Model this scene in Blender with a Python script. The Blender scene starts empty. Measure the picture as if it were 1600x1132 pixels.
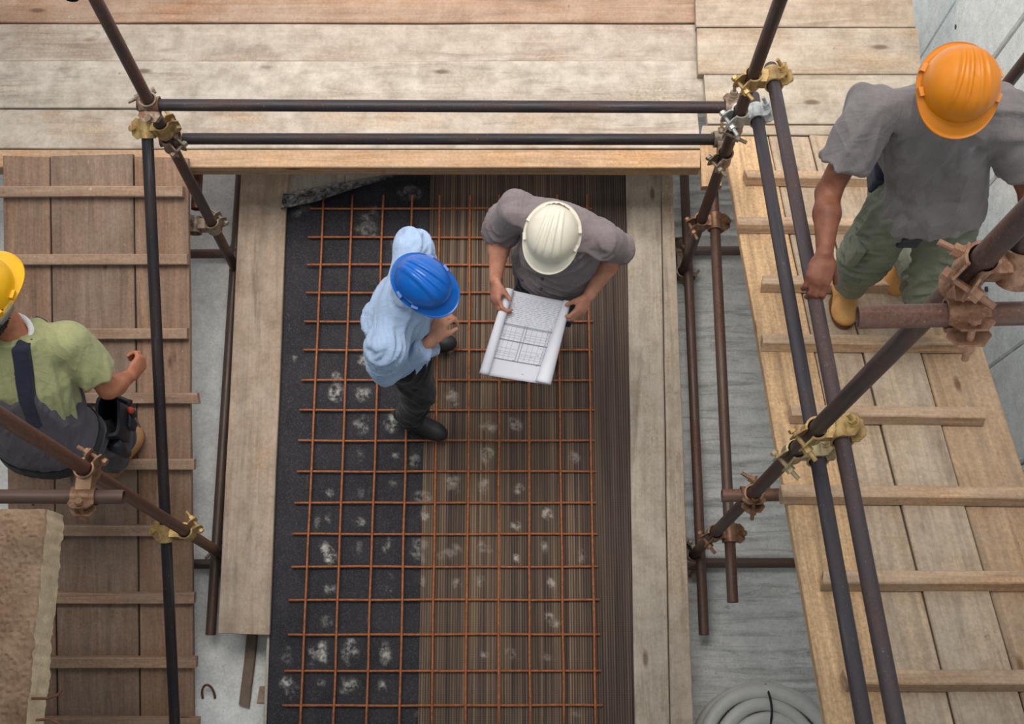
import bpy, math, random
import numpy as np
from mathutils import Vector, Matrix, noise

random.seed(7)
C = bpy.context.scene.collection
SC = bpy.context.scene

# ------------------------------------------------------------------ camera
FPX, W, H = 2000.0, 1600.0, 1132.0
CAMZ = 6.09
TILT = math.atan2(555.0, FPX)
cam = bpy.data.cameras.new('camera')
cam.sensor_width = 36.0
cam.lens = FPX / W * 36.0
cam.clip_start = 0.05
camo = bpy.data.objects.new('camera', cam)
camo.location = (0, 0, CAMZ)
camo.rotation_euler = (TILT, 0, 0)
C.objects.link(camo)
SC.camera = camo

# ------------------------------------------------------------------ light
wd = bpy.data.worlds.new('sky')
SC.world = wd
wd.use_nodes = True
bg = wd.node_tree.nodes['Background']
bg.inputs['Color'].default_value = (0.92, 0.95, 1.0, 1)
bg.inputs['Strength'].default_value = 0.92
sun = bpy.data.lights.new('sun', 'SUN')
sun.energy = 3.9
sun.angle = math.radians(48)
sun.color = (1.0, 0.93, 0.84)
suno = bpy.data.objects.new('sun', sun)
C.objects.link(suno)
suno.rotation_euler = Vector((0.08, -0.06, -1.0)).to_track_quat('-Z', 'Y').to_euler()
SC.view_settings.view_transform = 'Standard'
SC.view_settings.look = 'None'
SC.view_settings.gamma = 1.0
SC.view_settings.exposure = 0.1
SC.view_settings.use_curve_mapping = False

# ------------------------------------------------------------------ helpers
CT, ST = math.cos(TILT), math.sin(TILT)


def ray(u, v):
    a, b = u - W / 2, v - H / 2
    return Vector((a, FPX * ST - b * CT, -(FPX * CT + b * ST)))


def P(u, v, z):
    """point at height z on the sight line through photo pixel u,v"""
    d = ray(u, v)
    return Vector((0, 0, CAMZ)) + d * ((z - CAMZ) / d.z)


def PX(u, v, x):
    d = ray(u, v)
    return Vector((0, 0, CAMZ)) + d * (x / d.x)


def PY(u, v, y):
    d = ray(u, v)
    return Vector((0, 0, CAMZ)) + d * (y / d.y)


def Pplane(u, v, p0, n):
    d = ray(u, v)
    o = Vector((0, 0, CAMZ))
    return o + d * ((p0 - o).dot(n) / d.dot(n))


def lin(r, g, b):
    f = lambda c: (c / 255 / 12.92) if c / 255 <= 0.04045 else ((c / 255 + 0.055) / 1.055) ** 2.4
    return (f(r), f(g), f(b))


def link(name, me, mat=None, parent=None, mtx=None, color=None):
    o = bpy.data.objects.new(name, me)
    C.objects.link(o)
    if mat is not None and me is not None and len(me.materials) == 0:
        me.materials.append(mat)
    if mtx is not None:
        o.matrix_basis = mtx
    if parent is not None:
        o.parent = parent
        m = Matrix.Identity(4)
        p = parent
        while p is not None:
            m = (p.matrix_parent_inverse @ p.matrix_basis) @ m if p.parent else p.matrix_basis @ m
            p = p.parent
        o.matrix_parent_inverse = m.inverted()
    if color is not None:
        o.color = color
    return o


def tag(o, label=None, cat=None, group=None, kind=None):
    if label: o['label'] = label
    if cat: o['category'] = cat
    if group: o['group'] = group
    if kind: o['kind'] = kind
    return o


def empty(name, loc, label=None, cat=None, group=None, kind=None):
    o = link(name, None)
    o.location = loc
    o.empty_display_size = 0.05
    return tag(o, label, cat, group, kind)


def mesh(name, V, F, smooth=False):
    me = bpy.data.meshes.new(name)
    me.from_pydata([tuple(v) for v in V], [], [tuple(f) for f in F])
    me.update()
    if smooth:
        me.shade_smooth()
    return me


class MB:
    def __init__(s):
        s.V = []; s.F = []

    def add(s, V, F):
        n = len(s.V)
        s.V += [Vector(v) for v in V]
        s.F += [tuple(i + n for i in f) for f in F]

    def box(s, c, hx, hy, hz, M=None):
        V = [Vector((x * hx, y * hy, z * hz)) for x in (-1, 1) for y in (-1, 1) for z in (-1, 1)]
        if M is not None: V = [M @ v for v in V]
        c = Vector(c)
        s.add([c + v for v in V], [(0, 1, 3, 2), (4, 6, 7, 5), (0, 4, 5, 1), (2, 3, 7, 6), (0, 2, 6, 4), (1, 5, 7, 3)])

    def tube(s, pts, r, n=8, cap=True, closed=False):
        pts = [Vector(p) for p in pts]
        rr = r if isinstance(r, (list, tuple)) else [r] * len(pts)
        m = len(pts)
        V = []; F = []
        up = None
        for i, p in enumerate(pts):
            if closed:
                d = pts[(i + 1) % m] - pts[i - 1]
            else:
                d = pts[min(i + 1, m - 1)] - pts[max(i - 1, 0)]
            d.normalize()
            if up is None:
                up = d.orthogonal().normalized()
            a = (up - d * up.dot(d)).normalized()
            up = a
            b = d.cross(a)
            for k in range(n):
                t = 2 * math.pi * k / n
                V.append(p + (a * math.cos(t) + b * math.sin(t)) * rr[i])
        for i in range(m if closed else m - 1):
            for k in range(n):
                j = (i + 1) % m
                F.append((i * n + k, i * n + (k + 1) % n, j * n + (k + 1) % n, j * n + k))
        if cap and not closed:
            F.append(tuple(range(n))[::-1])
            F.append(tuple((m - 1) * n + k for k in range(n)))
        s.add(V, F)

    def mesh(s, name, smooth=False):
        return mesh(name, s.V, s.F, smooth)

    def build(s, name, mat, parent=None, smooth=False, color=None):
        return link(name, s.mesh(name, smooth), mat, parent, None, color)


def autosmooth(me, deg=40):
    """smooth shading with sharp edges above the angle"""
    me.shade_smooth()
    me.set_sharp_from_angle(angle=math.radians(deg))
    return me


def frame(x, z_hint, loc):
    x = Vector(x).normalized()
    z = Vector(z_hint)
    z = (z - x * z.dot(x)).normalized()
    y = z.cross(x)
    return Matrix(((x.x, y.x, z.x, loc[0]), (x.y, y.y, z.y, loc[1]), (x.z, y.z, z.z, loc[2]), (0, 0, 0, 1)))


# ------------------------------------------------------------------ materials
class NT:
    def __init__(s, name):
        s.m = bpy.data.materials.new(name)
        s.m.use_nodes = True
        s.t = s.m.node_tree
        s.b = s.t.nodes['Principled BSDF']

    def n(s, typ, ins=None, **pr):
        o = s.t.nodes.new('ShaderNode' + typ)
        for k, v in pr.items(): setattr(o, k, v)
        for k, v in (ins or {}).items(): s.set(o.inputs[k], v)
        return o

    def set(s, sock, v):
        if isinstance(v, bpy.types.NodeSocket):
            s.t.links.new(v, sock)
        else:
            if sock.type == 'RGBA' and len(v) == 3: v = (*v, 1)
            sock.default_value = v

    def noise(s, vec, scale, detail=4, rough=0.6, dist=0.0):
        o = s.n('TexNoise', {'Scale': scale, 'Detail': detail, 'Roughness': rough, 'Distortion': dist})
        if vec is not None: s.set(o.inputs['Vector'], vec)
        return o.outputs['Fac']

    def map(s, vec, sc, loc=(0, 0, 0)):
        return s.n('Mapping', {'Vector': vec, 'Scale': sc, 'Location': loc}).outputs[0]

    def math(s, op, a, b=0.0, clamp=False):
        o = s.n('Math', {0: a, 1: b}, operation=op)
        o.use_clamp = clamp
        return o.outputs[0]

    def ramp(s, f, lo, hi, a=0.0, b=1.0):
        o = s.n('MapRange', {'Value': f, 'From Min': lo, 'From Max': hi, 'To Min': a, 'To Max': b})
        return o.outputs[0]

    def mix(s, f, a, b, mode='MIX'):
        o = s.n('Mix', data_type='RGBA', blend_type=mode)
        s.set(o.inputs[0], f); s.set(o.inputs[6], a); s.set(o.inputs[7], b)
        return o.outputs[2]

    def obj(s, rnd=40.0):
        tc = s.n('TexCoord').outputs['Object']
        oi = s.n('ObjectInfo')
        s.oi = oi
        r = s.math('MULTIPLY', oi.outputs['Random'], rnd)
        cx = s.n('CombineXYZ', {0: r, 1: r, 2: r}).outputs[0]
        return s.n('VectorMath', {0: tc, 1: cx}, operation='ADD').outputs[0]

    def bump(s, h, strength=0.3, dist=0.01):
        o = s.n('Bump', {'Height': h, 'Strength': strength, 'Distance': dist})
        s.set(s.b.inputs['Normal'], o.outputs[0])

    def out(s, color, rough=0.7, metal=0.0, spec=0.5):
        s.set(s.b.inputs['Base Color'], color)
        s.set(s.b.inputs['Roughness'], rough)
        s.set(s.b.inputs['Metallic'], metal)
        s.set(s.b.inputs['Specular IOR Level'], spec)
        return s.m


def wood_mat():
    s = NT('sawn_timber')
    v = s.obj()
    grain = s.noise(s.map(v, (1.6, 28, 28)), 1.0, 6, 0.65, 0.8)
    fine = s.noise(s.map(v, (6, 130, 130)), 1.0, 3, 0.6)
    blot = s.noise(s.map(v, (2.2, 5, 5)), 1.0, 5, 0.62)
    saw = s.noise(s.map(v, (42, 3.0, 3.0)), 1.0, 4, 0.7, 0.6)
    speck = s.noise(v, 70, 3, 0.7)
    knot = s.n('TexVoronoi', {'Vector': s.map(v, (2.2, 6.5, 6.5)), 'Scale': 1.0, 'Randomness': 1.0}).outputs['Distance']
    kf = s.ramp(knot, 0.05, 0.11, 1, 0)
    g = s.ramp(grain, 0.3, 0.72, 0.6, 1.22)
    g2 = s.ramp(fine, 0.3, 0.7, 0.93, 1.06)
    g3 = s.ramp(saw, 0.3, 0.7, 0.93, 1.05)
    g4 = s.ramp(speck, 0.3, 0.68, 0.74, 1.14)
    f = s.math('MULTIPLY', s.math('MULTIPLY', g, g2), s.math('MULTIPLY', g3, g4))
    cc = s.n('CombineColor', {0: f, 1: f, 2: f}).outputs[0]
    base = s.mix(1.0, s.oi.outputs['Color'], cc, 'MULTIPLY')
    dust = s.mix(s.ramp(s.noise(v, 9, 5, 0.7), 0.35, 0.65), lin(160, 149, 137), lin(206, 196, 184))
    df = s.math('MULTIPLY', s.oi.outputs['Alpha'], s.ramp(blot, 0.3, 0.52))
    col = s.mix(df, base, dust)
    col = s.mix(s.math('MULTIPLY', kf, 0.7), col, lin(86, 58, 40))
    dark = s.ramp(s.noise(v, 5.5, 6, 0.72), 0.62, 0.74)
    col = s.mix(s.math('MULTIPLY', dark, 0.35), col, lin(78, 64, 54))
    sp = s.ramp(s.noise(v, 21, 5, 0.75), 0.66, 0.74)
    col = s.mix(s.math('MULTIPLY', sp, 0.6), col, lin(70, 56, 46))
    st_ = s.ramp(s.noise(s.map(v, (1.1, 9, 9)), 1.0, 5, 0.7, 1.0), 0.56, 0.7)
    col = s.mix(s.math('MULTIPLY', st_, 0.4), col, lin(96, 78, 66))
    fl = s.ramp(s.noise(v, 38, 3, 0.7), 0.7, 0.76)
    col = s.mix(s.math('MULTIPLY', fl, 0.5), col, lin(226, 216, 200))
    h = s.math('ADD', s.math('MULTIPLY', grain, 0.6), s.math('MULTIPLY', saw, 0.15))
    h = s.math('ADD', h, s.math('MULTIPLY', speck, 0.35))
    s.bump(h, 0.35, 0.006)
    return s.out(col, 0.82, 0, 0.25)


def tube_mat():
    s = NT('painted_rusty_steel')
    v = s.obj()
    a = s.noise(s.map(v, (14, 14, 3.5)), 1.0, 6, 0.7)
    b = s.noise(v, 120, 3, 0.7)
    streak = s.noise(s.map(v, (40, 40, 2)), 1.0, 4, 0.6)
    base = s.oi.outputs['Color']
    rust = s.mix(s.ramp(b, 0.3, 0.7), lin(70, 42, 34), lin(132, 88, 66))
    rf = s.math('MULTIPLY', s.ramp(a, 0.42, 0.6), s.oi.outputs['Alpha'])
    col = s.mix(rf, base, rust)
    col = s.mix(s.math('MULTIPLY', s.ramp(streak, 0.58, 0.7), 0.35), col, lin(122, 112, 106))
    col = s.mix(s.math('MULTIPLY', s.ramp(b, 0.66, 0.74), 0.6), col, lin(165, 155, 145))
    s.bump(s.math('ADD', a, s.math('MULTIPLY', b, 0.6)), 0.25, 0.003)
    return s.out(col, s.ramp(a, 0.3, 0.7, 0.38, 0.68), 0.25, 0.5)


def coupler_mat():
    s = NT('galvanised_clamp_steel')
    v = s.obj()
    a = s.noise(v, 22, 5, 0.7)
    b = s.noise(v, 110, 3, 0.7)
    col = s.mix(s.math('MULTIPLY', s.ramp(a, 0.44, 0.6), s.oi.outputs['Alpha']), s.oi.outputs['Color'],
                s.mix(b, lin(84, 52, 38), lin(140, 98, 72)))
    col = s.mix(s.math('MULTIPLY', s.ramp(b, 0.6, 0.72), 0.4), col, lin(196, 182, 160))
    s.bump(s.math('ADD', a, b), 0.3, 0.003)
    return s.out(col, s.ramp(b, 0.3, 0.7, 0.36, 0.6), 0.45, 0.5)


def concrete_mat(name, c1, c2, dark, sc=1.0, rough=0.85, brushed=False):
    s = NT(name)
    v = s.obj(0.0)
    a = s.noise(v, 1.3 * sc, 6, 0.65)
    b = s.noise(v, 9 * sc, 6, 0.72)
    c = s.noise(v, 75 * sc, 4, 0.7)
    pit = s.n('TexVoronoi', {'Vector': v, 'Scale': 26 * sc}).outputs['Distance']
    col = s.mix(s.ramp(a, 0.35, 0.65), c1, c2)
    f = s.math('MULTIPLY', s.ramp(b, 0.3, 0.7, 0.84, 1.14), s.ramp(c, 0.3, 0.7, 0.86, 1.12))
    col = s.mix(1.0, col, s.n('CombineColor', {0: f, 1: f, 2: f}).outputs[0], 'MULTIPLY')
    col = s.mix(s.math('MULTIPLY', s.ramp(s.noise(v, 24 * sc, 5, 0.75), 0.63, 0.72), 0.6), col, dark)
    col = s.mix(s.math('MULTIPLY', s.ramp(pit, 0.03, 0.11, 1, 0), 0.65), col, dark)
    h = s.math('ADD', s.math('MULTIPLY', b, 0.7), s.math('MULTIPLY', c, 0.5))
    if brushed:      # dark streaks drawn out along the ridges
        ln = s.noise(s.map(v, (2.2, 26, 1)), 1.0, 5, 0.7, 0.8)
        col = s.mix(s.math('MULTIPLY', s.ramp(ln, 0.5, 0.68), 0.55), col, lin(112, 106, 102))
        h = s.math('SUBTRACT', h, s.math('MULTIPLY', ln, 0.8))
    s.bump(h, 0.5, 0.012)
    return s.out(col, rough, 0, 0.25)


def mat_rubber():
    s = NT('dusty_black_rubber')
    v = s.obj(0.0)
    a = s.noise(v, 4, 6, 0.7)
    b = s.noise(v, 150, 3, 0.7)
    c = s.noise(v, 30, 5, 0.75)
    col = s.mix(s.ramp(a, 0.35, 0.7), lin(28, 28, 36), lin(50, 48, 56))
    col = s.mix(s.math('MULTIPLY', s.ramp(b, 0.5, 0.72), 0.3), col, lin(128, 122, 118))
    d = s.n('Attribute', attribute_name='dust').outputs['Fac']  # dust prints plus the painted sheen of the curled corner
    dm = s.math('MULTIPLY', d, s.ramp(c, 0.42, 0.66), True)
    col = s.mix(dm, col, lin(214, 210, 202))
    scr = s.noise(s.map(v, (26, 2.2, 1)), 1.0, 4, 0.6, 1.5)
    col = s.mix(s.math('MULTIPLY', s.ramp(scr, 0.66, 0.72), 0.18), col, lin(150, 145, 138))
    s.bump(s.math('ADD', b, s.math('MULTIPLY', c, 0.6)), 0.25, 0.003)
    return s.out(col, 0.75, 0, 0.35)


def mat_ribbed():
    s = NT('ribbed_brown_rubber')
    v = s.obj(0.0)
    st = s.noise(s.map(v, (42, 0.35, 1)), 1.0, 3, 0.75)
    st2 = s.noise(s.map(v, (130, 1.2, 1)), 1.0, 2, 0.6)
    big = s.noise(s.map(v, (5.5, 0.3, 1)), 1.0, 3, 0.6)
    wv = s.n('TexWave', {'Vector': v, 'Scale': 26.0, 'Distortion': 0.2, 'Detail': 1.0}, wave_type='BANDS', bands_direction='X').outputs['Fac']
    cr = s.n('TexWave', {'Vector': v, 'Scale': 40.0, 'Distortion': 1.0, 'Detail': 1.0}, wave_type='BANDS', bands_direction='Y').outputs['Fac']
    b = s.noise(v, 140, 3, 0.7)
    wear = s.n('Attribute', attribute_name='wear').outputs['Fac']
    t = s.math('MULTIPLY', s.ramp(st, 0.42, 0.68), s.ramp(big, 0.28, 0.6))
    t = s.math('MULTIPLY', t, wear)
    col = s.mix(s.ramp(st2, 0.3, 0.7), lin(58, 48, 46), lin(100, 84, 76))
    col = s.mix(s.math('MULTIPLY', t, 0.8), col, lin(186, 156, 124))
    f = s.math('MULTIPLY', s.ramp(wv, 0.2, 0.8, 0.62, 1.16), s.ramp(cr, 0.2, 0.8, 0.86, 1.1))
    col = s.mix(1.0, col, s.n('CombineColor', {0: f, 1: f, 2: f}).outputs[0], 'MULTIPLY')
    d = s.n('Attribute', attribute_name='dust').outputs['Fac']
    dm = s.math('MULTIPLY', d, s.ramp(s.noise(v, 30, 5, 0.75), 0.4, 0.6), True)
    col = s.mix(dm, col, lin(205, 196, 184))
    h = s.math('ADD', s.math('MULTIPLY', wv, 0.9), s.math('ADD', s.math('MULTIPLY', cr, 0.3), s.math('MULTIPLY', b, 0.3)))
    s.bump(h, 0.5, 0.006)
    return s.out(col, 0.7, 0, 0.35)


def simple(name, rgb, rough=0.6, metal=0.0, var=0.12, sc=30.0, bump=0.0, spec=0.5, bsc=None):
    s = NT(name)
    v = s.obj(10.0)
    a = s.noise(v, sc, 4, 0.65)
    f = s.ramp(a, 0.3, 0.7, 1 - var, 1 + var)
    col = s.mix(1.0, rgb, s.n('CombineColor', {0: f, 1: f, 2: f}).outputs[0], 'MULTIPLY')
    if bump: s.bump(s.noise(v, bsc or sc * 2, 4, 0.6), bump, 0.004)
    return s.out(col, rough, metal, spec)


def fabric(name, rgb, var=0.14, weave=420.0, spec=0.15, crease=0.25):
    s = NT(name)
    v = s.obj(10.0)
    a = s.noise(v, 16, 4, 0.6)
    w = s.noise(v, weave, 2, 0.6)
    f = s.math('MULTIPLY', s.ramp(a, 0.3, 0.7, 1 - var, 1 + var), s.ramp(w, 0.3, 0.7, 0.86, 1.14))
    col = s.mix(1.0, rgb, s.n('CombineColor', {0: f, 1: f, 2: f}).outputs[0], 'MULTIPLY')
    s.b.inputs['Sheen Weight'].default_value = 0.15
    fold = s.math('ABSOLUTE', s.math('SUBTRACT', s.noise(s.n('Mapping', {'Vector': v, 'Scale': (1, .3, .45), 'Rotation': (.7, .4, .9)}).outputs[0], 13, 2, 0.5, 1.0), 0.5))
    fold = s.ramp(fold, 0.0, 0.16, 1.0, 0.0)
    f2 = s.math('ABSOLUTE', s.math('SUBTRACT', s.noise(s.n('Mapping', {'Vector': v, 'Scale': (.35, 1, .4), 'Rotation': (-.5, .8, .2)}).outputs[0], 20, 2, 0.5, 1.0), 0.5))
    f2 = s.ramp(f2, 0.0, 0.14, 1.0, 0.0)
    s.bump(s.math('ADD', s.math('ADD', s.math('MULTIPLY', fold, 1.0), s.math('MULTIPLY', f2, 0.4)), s.math('MULTIPLY', w, 0.06)), crease, 0.012)
    return s.out(col, 0.9, 0, spec)


def skin_mat(name, rgb, rgb2):
    s = NT(name)
    v = s.obj(10.0)
    a = s.noise(v, 22, 4, 0.6)
    col = s.mix(s.ramp(a, 0.35, 0.65), rgb, rgb2)
    s.b.inputs['Subsurface Weight'].default_value = 0.08
    s.b.inputs['Subsurface Radius'].default_value = (0.01, 0.004, 0.002)
    s.bump(s.noise(v, 160, 3, 0.6), 0.18, 0.003)
    return s.out(col, 0.55, 0, 0.4)


M = {}
M['wood'] = wood_mat()
M['tube'] = tube_mat()
M['clamp'] = coupler_mat()
M['floor'] = concrete_mat('floor_concrete', lin(236, 238, 238), lin(246, 247, 246), lin(168, 165, 160))
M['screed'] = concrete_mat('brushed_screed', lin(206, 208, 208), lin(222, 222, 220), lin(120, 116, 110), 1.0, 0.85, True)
M['wall'] = concrete_mat('wall_concrete', lin(222, 231, 233), lin(236, 241, 240), lin(96, 96, 96), 1.2)
M['rough'] = concrete_mat('rough_concrete', lin(138, 108, 86), lin(184, 156, 130), lin(88, 60, 44), 2.4)
M['roughside'] = concrete_mat('rough_concrete_edge', lin(212, 184, 148), lin(228, 204, 170), lin(140, 112, 84), 1.6)
M['rubber'] = mat_rubber()
M['ribbed'] = mat_ribbed()
M['rebar'] = simple('rusty_rebar', lin(172, 106, 68), 0.75, 0.15, 0.35, 60, 0.5, 0.3)
M['wire'] = simple('rusty_wire', lin(112, 74, 54), 0.75, 0.1, 0.3, 60)
M['hose'] = simple('white_plastic_hose', lin(205, 204, 200), 0.5, 0, 0.06)
M['tie'] = simple('black_cable_tie', lin(28, 28, 32), 0.5)

# ------------------------------------------------------------------ timber pieces
_pk = {}


def plank_mesh(L, w, t, seed, taper=1.0):
    """a sawn board, length on X, top on z=0, chamfered edges, slightly uneven ends"""
    rnd = random.Random(seed)
    c = min(0.004, t * 0.15)
    hw = w / 2
    prof = [(-hw + c, 0), (hw - c, 0), (hw, -c), (hw, -t + c), (hw - c, -t), (-hw + c, -t), (-hw, -t + c), (-hw, -c)]
    n = max(2, int(L / 0.35))
    V = []; F = []
    wob = [(rnd.uniform(-.0018, .0018), rnd.uniform(-.0012, .0012)) for _ in range(n + 1)]
    e0, e1 = rnd.uniform(-.006, .006), rnd.uniform(-.006, .006)
    for i in range(n + 1):
        x = L * i / n - L / 2
        tp = 1 + (taper - 1) * i / n
        for (y, z) in prof:
            y = y * tp
            sk = (e0 if i == 0 else e1 if i == n else 0) * (y / hw)
            V.append((x + sk, y + wob[i][0], z + wob[i][1]))
    for i in range(n):
        for k in range(8):
            F.append((i * 8 + k, (i + 1) * 8 + k, (i + 1) * 8 + (k + 1) % 8, i * 8 + (k + 1) % 8))
    F.append(tuple(range(8)))
    F.append(tuple(n * 8 + k for k in range(8))[::-1])
    return mesh('board', V, F)


_seed = [100]


def plank(name, a, b, w, t, color, dust=0.3, up=(0, 0, 1), parent=None, taper=1.0):
    """board whose top centre line runs from a to b"""
    a, b = Vector(a), Vector(b)
    _seed[0] += 1
    me = plank_mesh((b - a).length, w, t, _seed[0], taper)
    return link(name, me, M['wood'], parent, frame(b - a, up, (a + b) / 2), (*color, dust))


TAN = lin(172, 138, 108)
ORANGE = lin(206, 158, 110)
PALE = lin(196, 168, 138)
GREY = lin(176, 164, 150)
BROWN = lin(150, 120, 98)
RAMPC = lin(160, 130, 108)

# ------------------------------------------------------------------ setting
FZ = -0.262


def build_floor():
    xs = list(np.arange(-6, 0.7, 0.35)) + list(np.arange(0.7, 2.3, 0.035)) + list(np.arange(2.3, 6.1, 0.4))
    ys = list(np.arange(-3.2, -0.3, 0.3)) + list(np.arange(-0.3, 3.4, 0.0105)) + list(np.arange(3.4, 7, 0.3))
    V = []
    for y in ys:
        for x in xs:
            k = min(max((x - 0.75) / 0.08, 0), 1) if x < 2.2 else 0
            z = FZ
            if k > 0:
                wv = noise.noise(Vector((x * 1.6, y * 0.9, 3.1))) * 0.05 + noise.noise(Vector((x * 7, y * 4, 9))) * 0.012
                ph = ((y + wv) / 0.092) % 1.0
                amp = 0.6 + 0.8 * noise.noise(Vector((x * 2.2, y * 3, 5.5)))
                z += k * (0.018 * amp * math.exp(-((ph - 0.5) / 0.13) ** 2) + 0.005 * noise.noise(Vector((x * 9, y * 22, 1))))
            else:
                z += 0.004 * noise.noise(Vector((x * 3, y * 3, 0)))
            V.append((x, y, z))
    nx = len(xs)
    F = [(j * nx + i, j * nx + i + 1, (j + 1) * nx + i + 1, (j + 1) * nx + i) for j in range(len(ys) - 1) for i in range(nx - 1)]
    me = mesh('floor', V, F, True)
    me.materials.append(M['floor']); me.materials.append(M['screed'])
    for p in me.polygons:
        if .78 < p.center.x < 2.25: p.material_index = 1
    o = link('floor', me, M['floor'])
    tag(o, 'grey concrete ground under the ramps and scaffold', None, None, 'structure')


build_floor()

# right-hand concrete wall: cast panels with recessed joints between them
WX = 2.12
wall = empty('wall_right', (WX, 2, FZ), 'pale grey cast concrete wall beside the steep ramp', None, None, 'structure')
pe = [-1.6, -0.9, -0.12, 0.5, 1.02, 1.5, 1.93, 2.28, 2.62, 2.8, 3.3, 3.95, 4.9]
for i in range(len(pe) - 1):
    b = MB()
    g = 0.006
    off = [0.0, .005, -.002, .004, 0.0, .006, -.003][i % 7]
    y0, y1 = pe[i] + g, pe[i + 1] - g
    z0, z1 = FZ, 3.27
    c = 0.008
    V = [(WX + off + c, y0, z0), (WX + off + c, y0, z1), (WX + off, y0 + c, z0), (WX + off, y0 + c, z1),
         (WX + off, y1 - c, z0), (WX + off, y1 - c, z1), (WX + off + c, y1, z0), (WX + off + c, y1, z1),
         (WX + .05, y0, z0), (WX + .05, y0, z1), (WX + .05, y1, z0), (WX + .05, y1, z1)]
    b.add(V, [(0, 1, 3, 2), (2, 3, 5, 4), (4, 5, 7, 6), (8, 9, 1, 0), (6, 7, 11, 10), (1, 9, 11, 7, 5, 3)])
    b.build('panel', M['wall'], wall)
b = MB()
b.box((WX + 0.16, 1.65, (FZ + 3.27) / 2), 0.12, 3.3, (3.27 - FZ) / 2)
b.build('wall_core', M['wall'], wall)
for (u, v) in ((1494, 42), (1541, 452), (1512, 300)):
    p = PX(u, v, WX)
    b = MB()
    b.tube([p + Vector((-.004, 0, 0)), p + Vector((.004, 0, 0))], 0.012, 10)
    b.build('tie_hole', M['tie'], wall)

# unseen upper slabs and roof, added to dim the near and left sides
b = MB()
b.box((0, -2.26, 3.4), 6.0, 2.12, 0.12)
b.box((0, -1.7, 7.6), 6.0, 3.6, 0.12)
b.box((-4.2, 2.2, 3.4), 1.75, 2.34, 0.12)
b.box((-3.4, -1.2, 5.5), 0.2, 0.2, 2.0)
b.box((3.4, -1.2, 5.5), 0.2, 0.2, 2.0)
tag(b.build('shade_slabs', M['wall']), 'unseen concrete slabs added overhead to shade the near end and the left', None, None, 'structure')
b = MB()
b.box((0, -2.2, (FZ + 3.28) / 2), 6.0, 0.1, (3.28 - FZ) / 2)  # out-of-view wall, added to keep light from under the slab
tag(b.build('shade_wall_front', M['wall']), 'unseen concrete wall added under the upper slab to darken the near end', None, None, 'structure')

b = MB()
b.box((-3.75, 1.5, (FZ + 3.27) / 2), 0.12, 3.6, (3.27 - FZ) / 2)  # out-of-view wall, added to darken the left
tag(b.build('shade_wall_left', M['wall']), 'unseen concrete wall added beyond the gentle ramp to dim the left side', None, None, 'structure')

# ------------------------------------------------------------------ the deck, kerb boards and mats
deck = empty('formwork_deck', P(700, 700, FZ), 'low deck of grey boards carrying the dark mats between the two ramps', 'deck')
dz = -0.014
xs_t = [446, 540, 632, 724, 815, 905, 982]
xs_b = [412, 514, 615, 716, 815, 915, 994]
for i in range(6):
    a0, a1 = P(xs_t[i] + 1, 262, dz), P(xs_t[i + 1] - 1, 262, dz)
    b0, b1 = P(xs_b[i] + 1, 1136, dz), P(xs_b[i + 1] - 1, 1136, dz)
    ca, cb = (a0 + a1) / 2, (b0 + b1) / 2
    d = (ca - cb).normalized()
    plank('plank', cb - d * 0.15, ca + d * 0.5, (a1 - a0).length - 0.002, 0.04, lin(188, 184, 174), 0.8, parent=deck)
for yy in (0.1, 0.5, 1.3, 1.8, 2.55):
    plank('joist', (-1.18, yy, dz - 0.042), (0.76, yy, dz - 0.042), 0.08, 0.14, BROWN, 0.3, parent=deck)
    for xx in (-1.05, -0.28, 0.62):
        bb = MB()
        bb.box((xx, yy, (FZ + dz - 0.184) / 2), 0.045, 0.045, (dz - 0.184 - FZ) / 2)
        bb.build('block', M['wood'], deck, color=(*BROWN, .3))

kz = 0.032
a0, a1 = P(376, 262, kz), P(449, 262, kz)
b0, b1 = P(344, 991, kz), P(417, 991, kz)
o = plank('kerb_board', (b0 + b1) / 2, (a0 + a1) / 2 + Vector((0, .3, 0)), (a1 - a0).length, 0.034, lin(184, 156, 132), 0.4)
tag(o, 'long weathered timber board along the left edge of the black mat', 'board')
for (t0, t1, q0, q1, zz, col, lab) in (
        (978, 1032, 992, 1046, 0.016, lin(186, 172, 154), 'wide grey board along the right edge of the ribbed mat'),
        (1034, 1051, 1048, 1084, 0.03, lin(192, 170, 146), 'narrow pale board on the outside of the wide grey board, right of the mat')):
    a0, a1 = P(t0, 262, zz), P(t1, 262, zz)
    b0, b1 = P(q0, 1136, zz), P(q1, 1136, zz)
    ca, cb = (a0 + a1) / 2, (b0 + b1) / 2
    d = (ca - cb).normalized()
    o = plank('kerb_board', cb - d * .05, ca + d * .05, (b1 - b0).length, 0.044 if zz > .02 else .028, col, 0.55, taper=(a1 - a0).length / (b1 - b0).length)
    tag(o, lab, 'board')
o = plank('batten_offcut', P(381, 1104, FZ + 0.03), P(397, 960, FZ + 0.03), 0.05, 0.03, lin(120, 96, 80), 0.2)
tag(o, 'thin brown batten lying on the concrete past the end of the left kerb board', 'batten')

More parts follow.
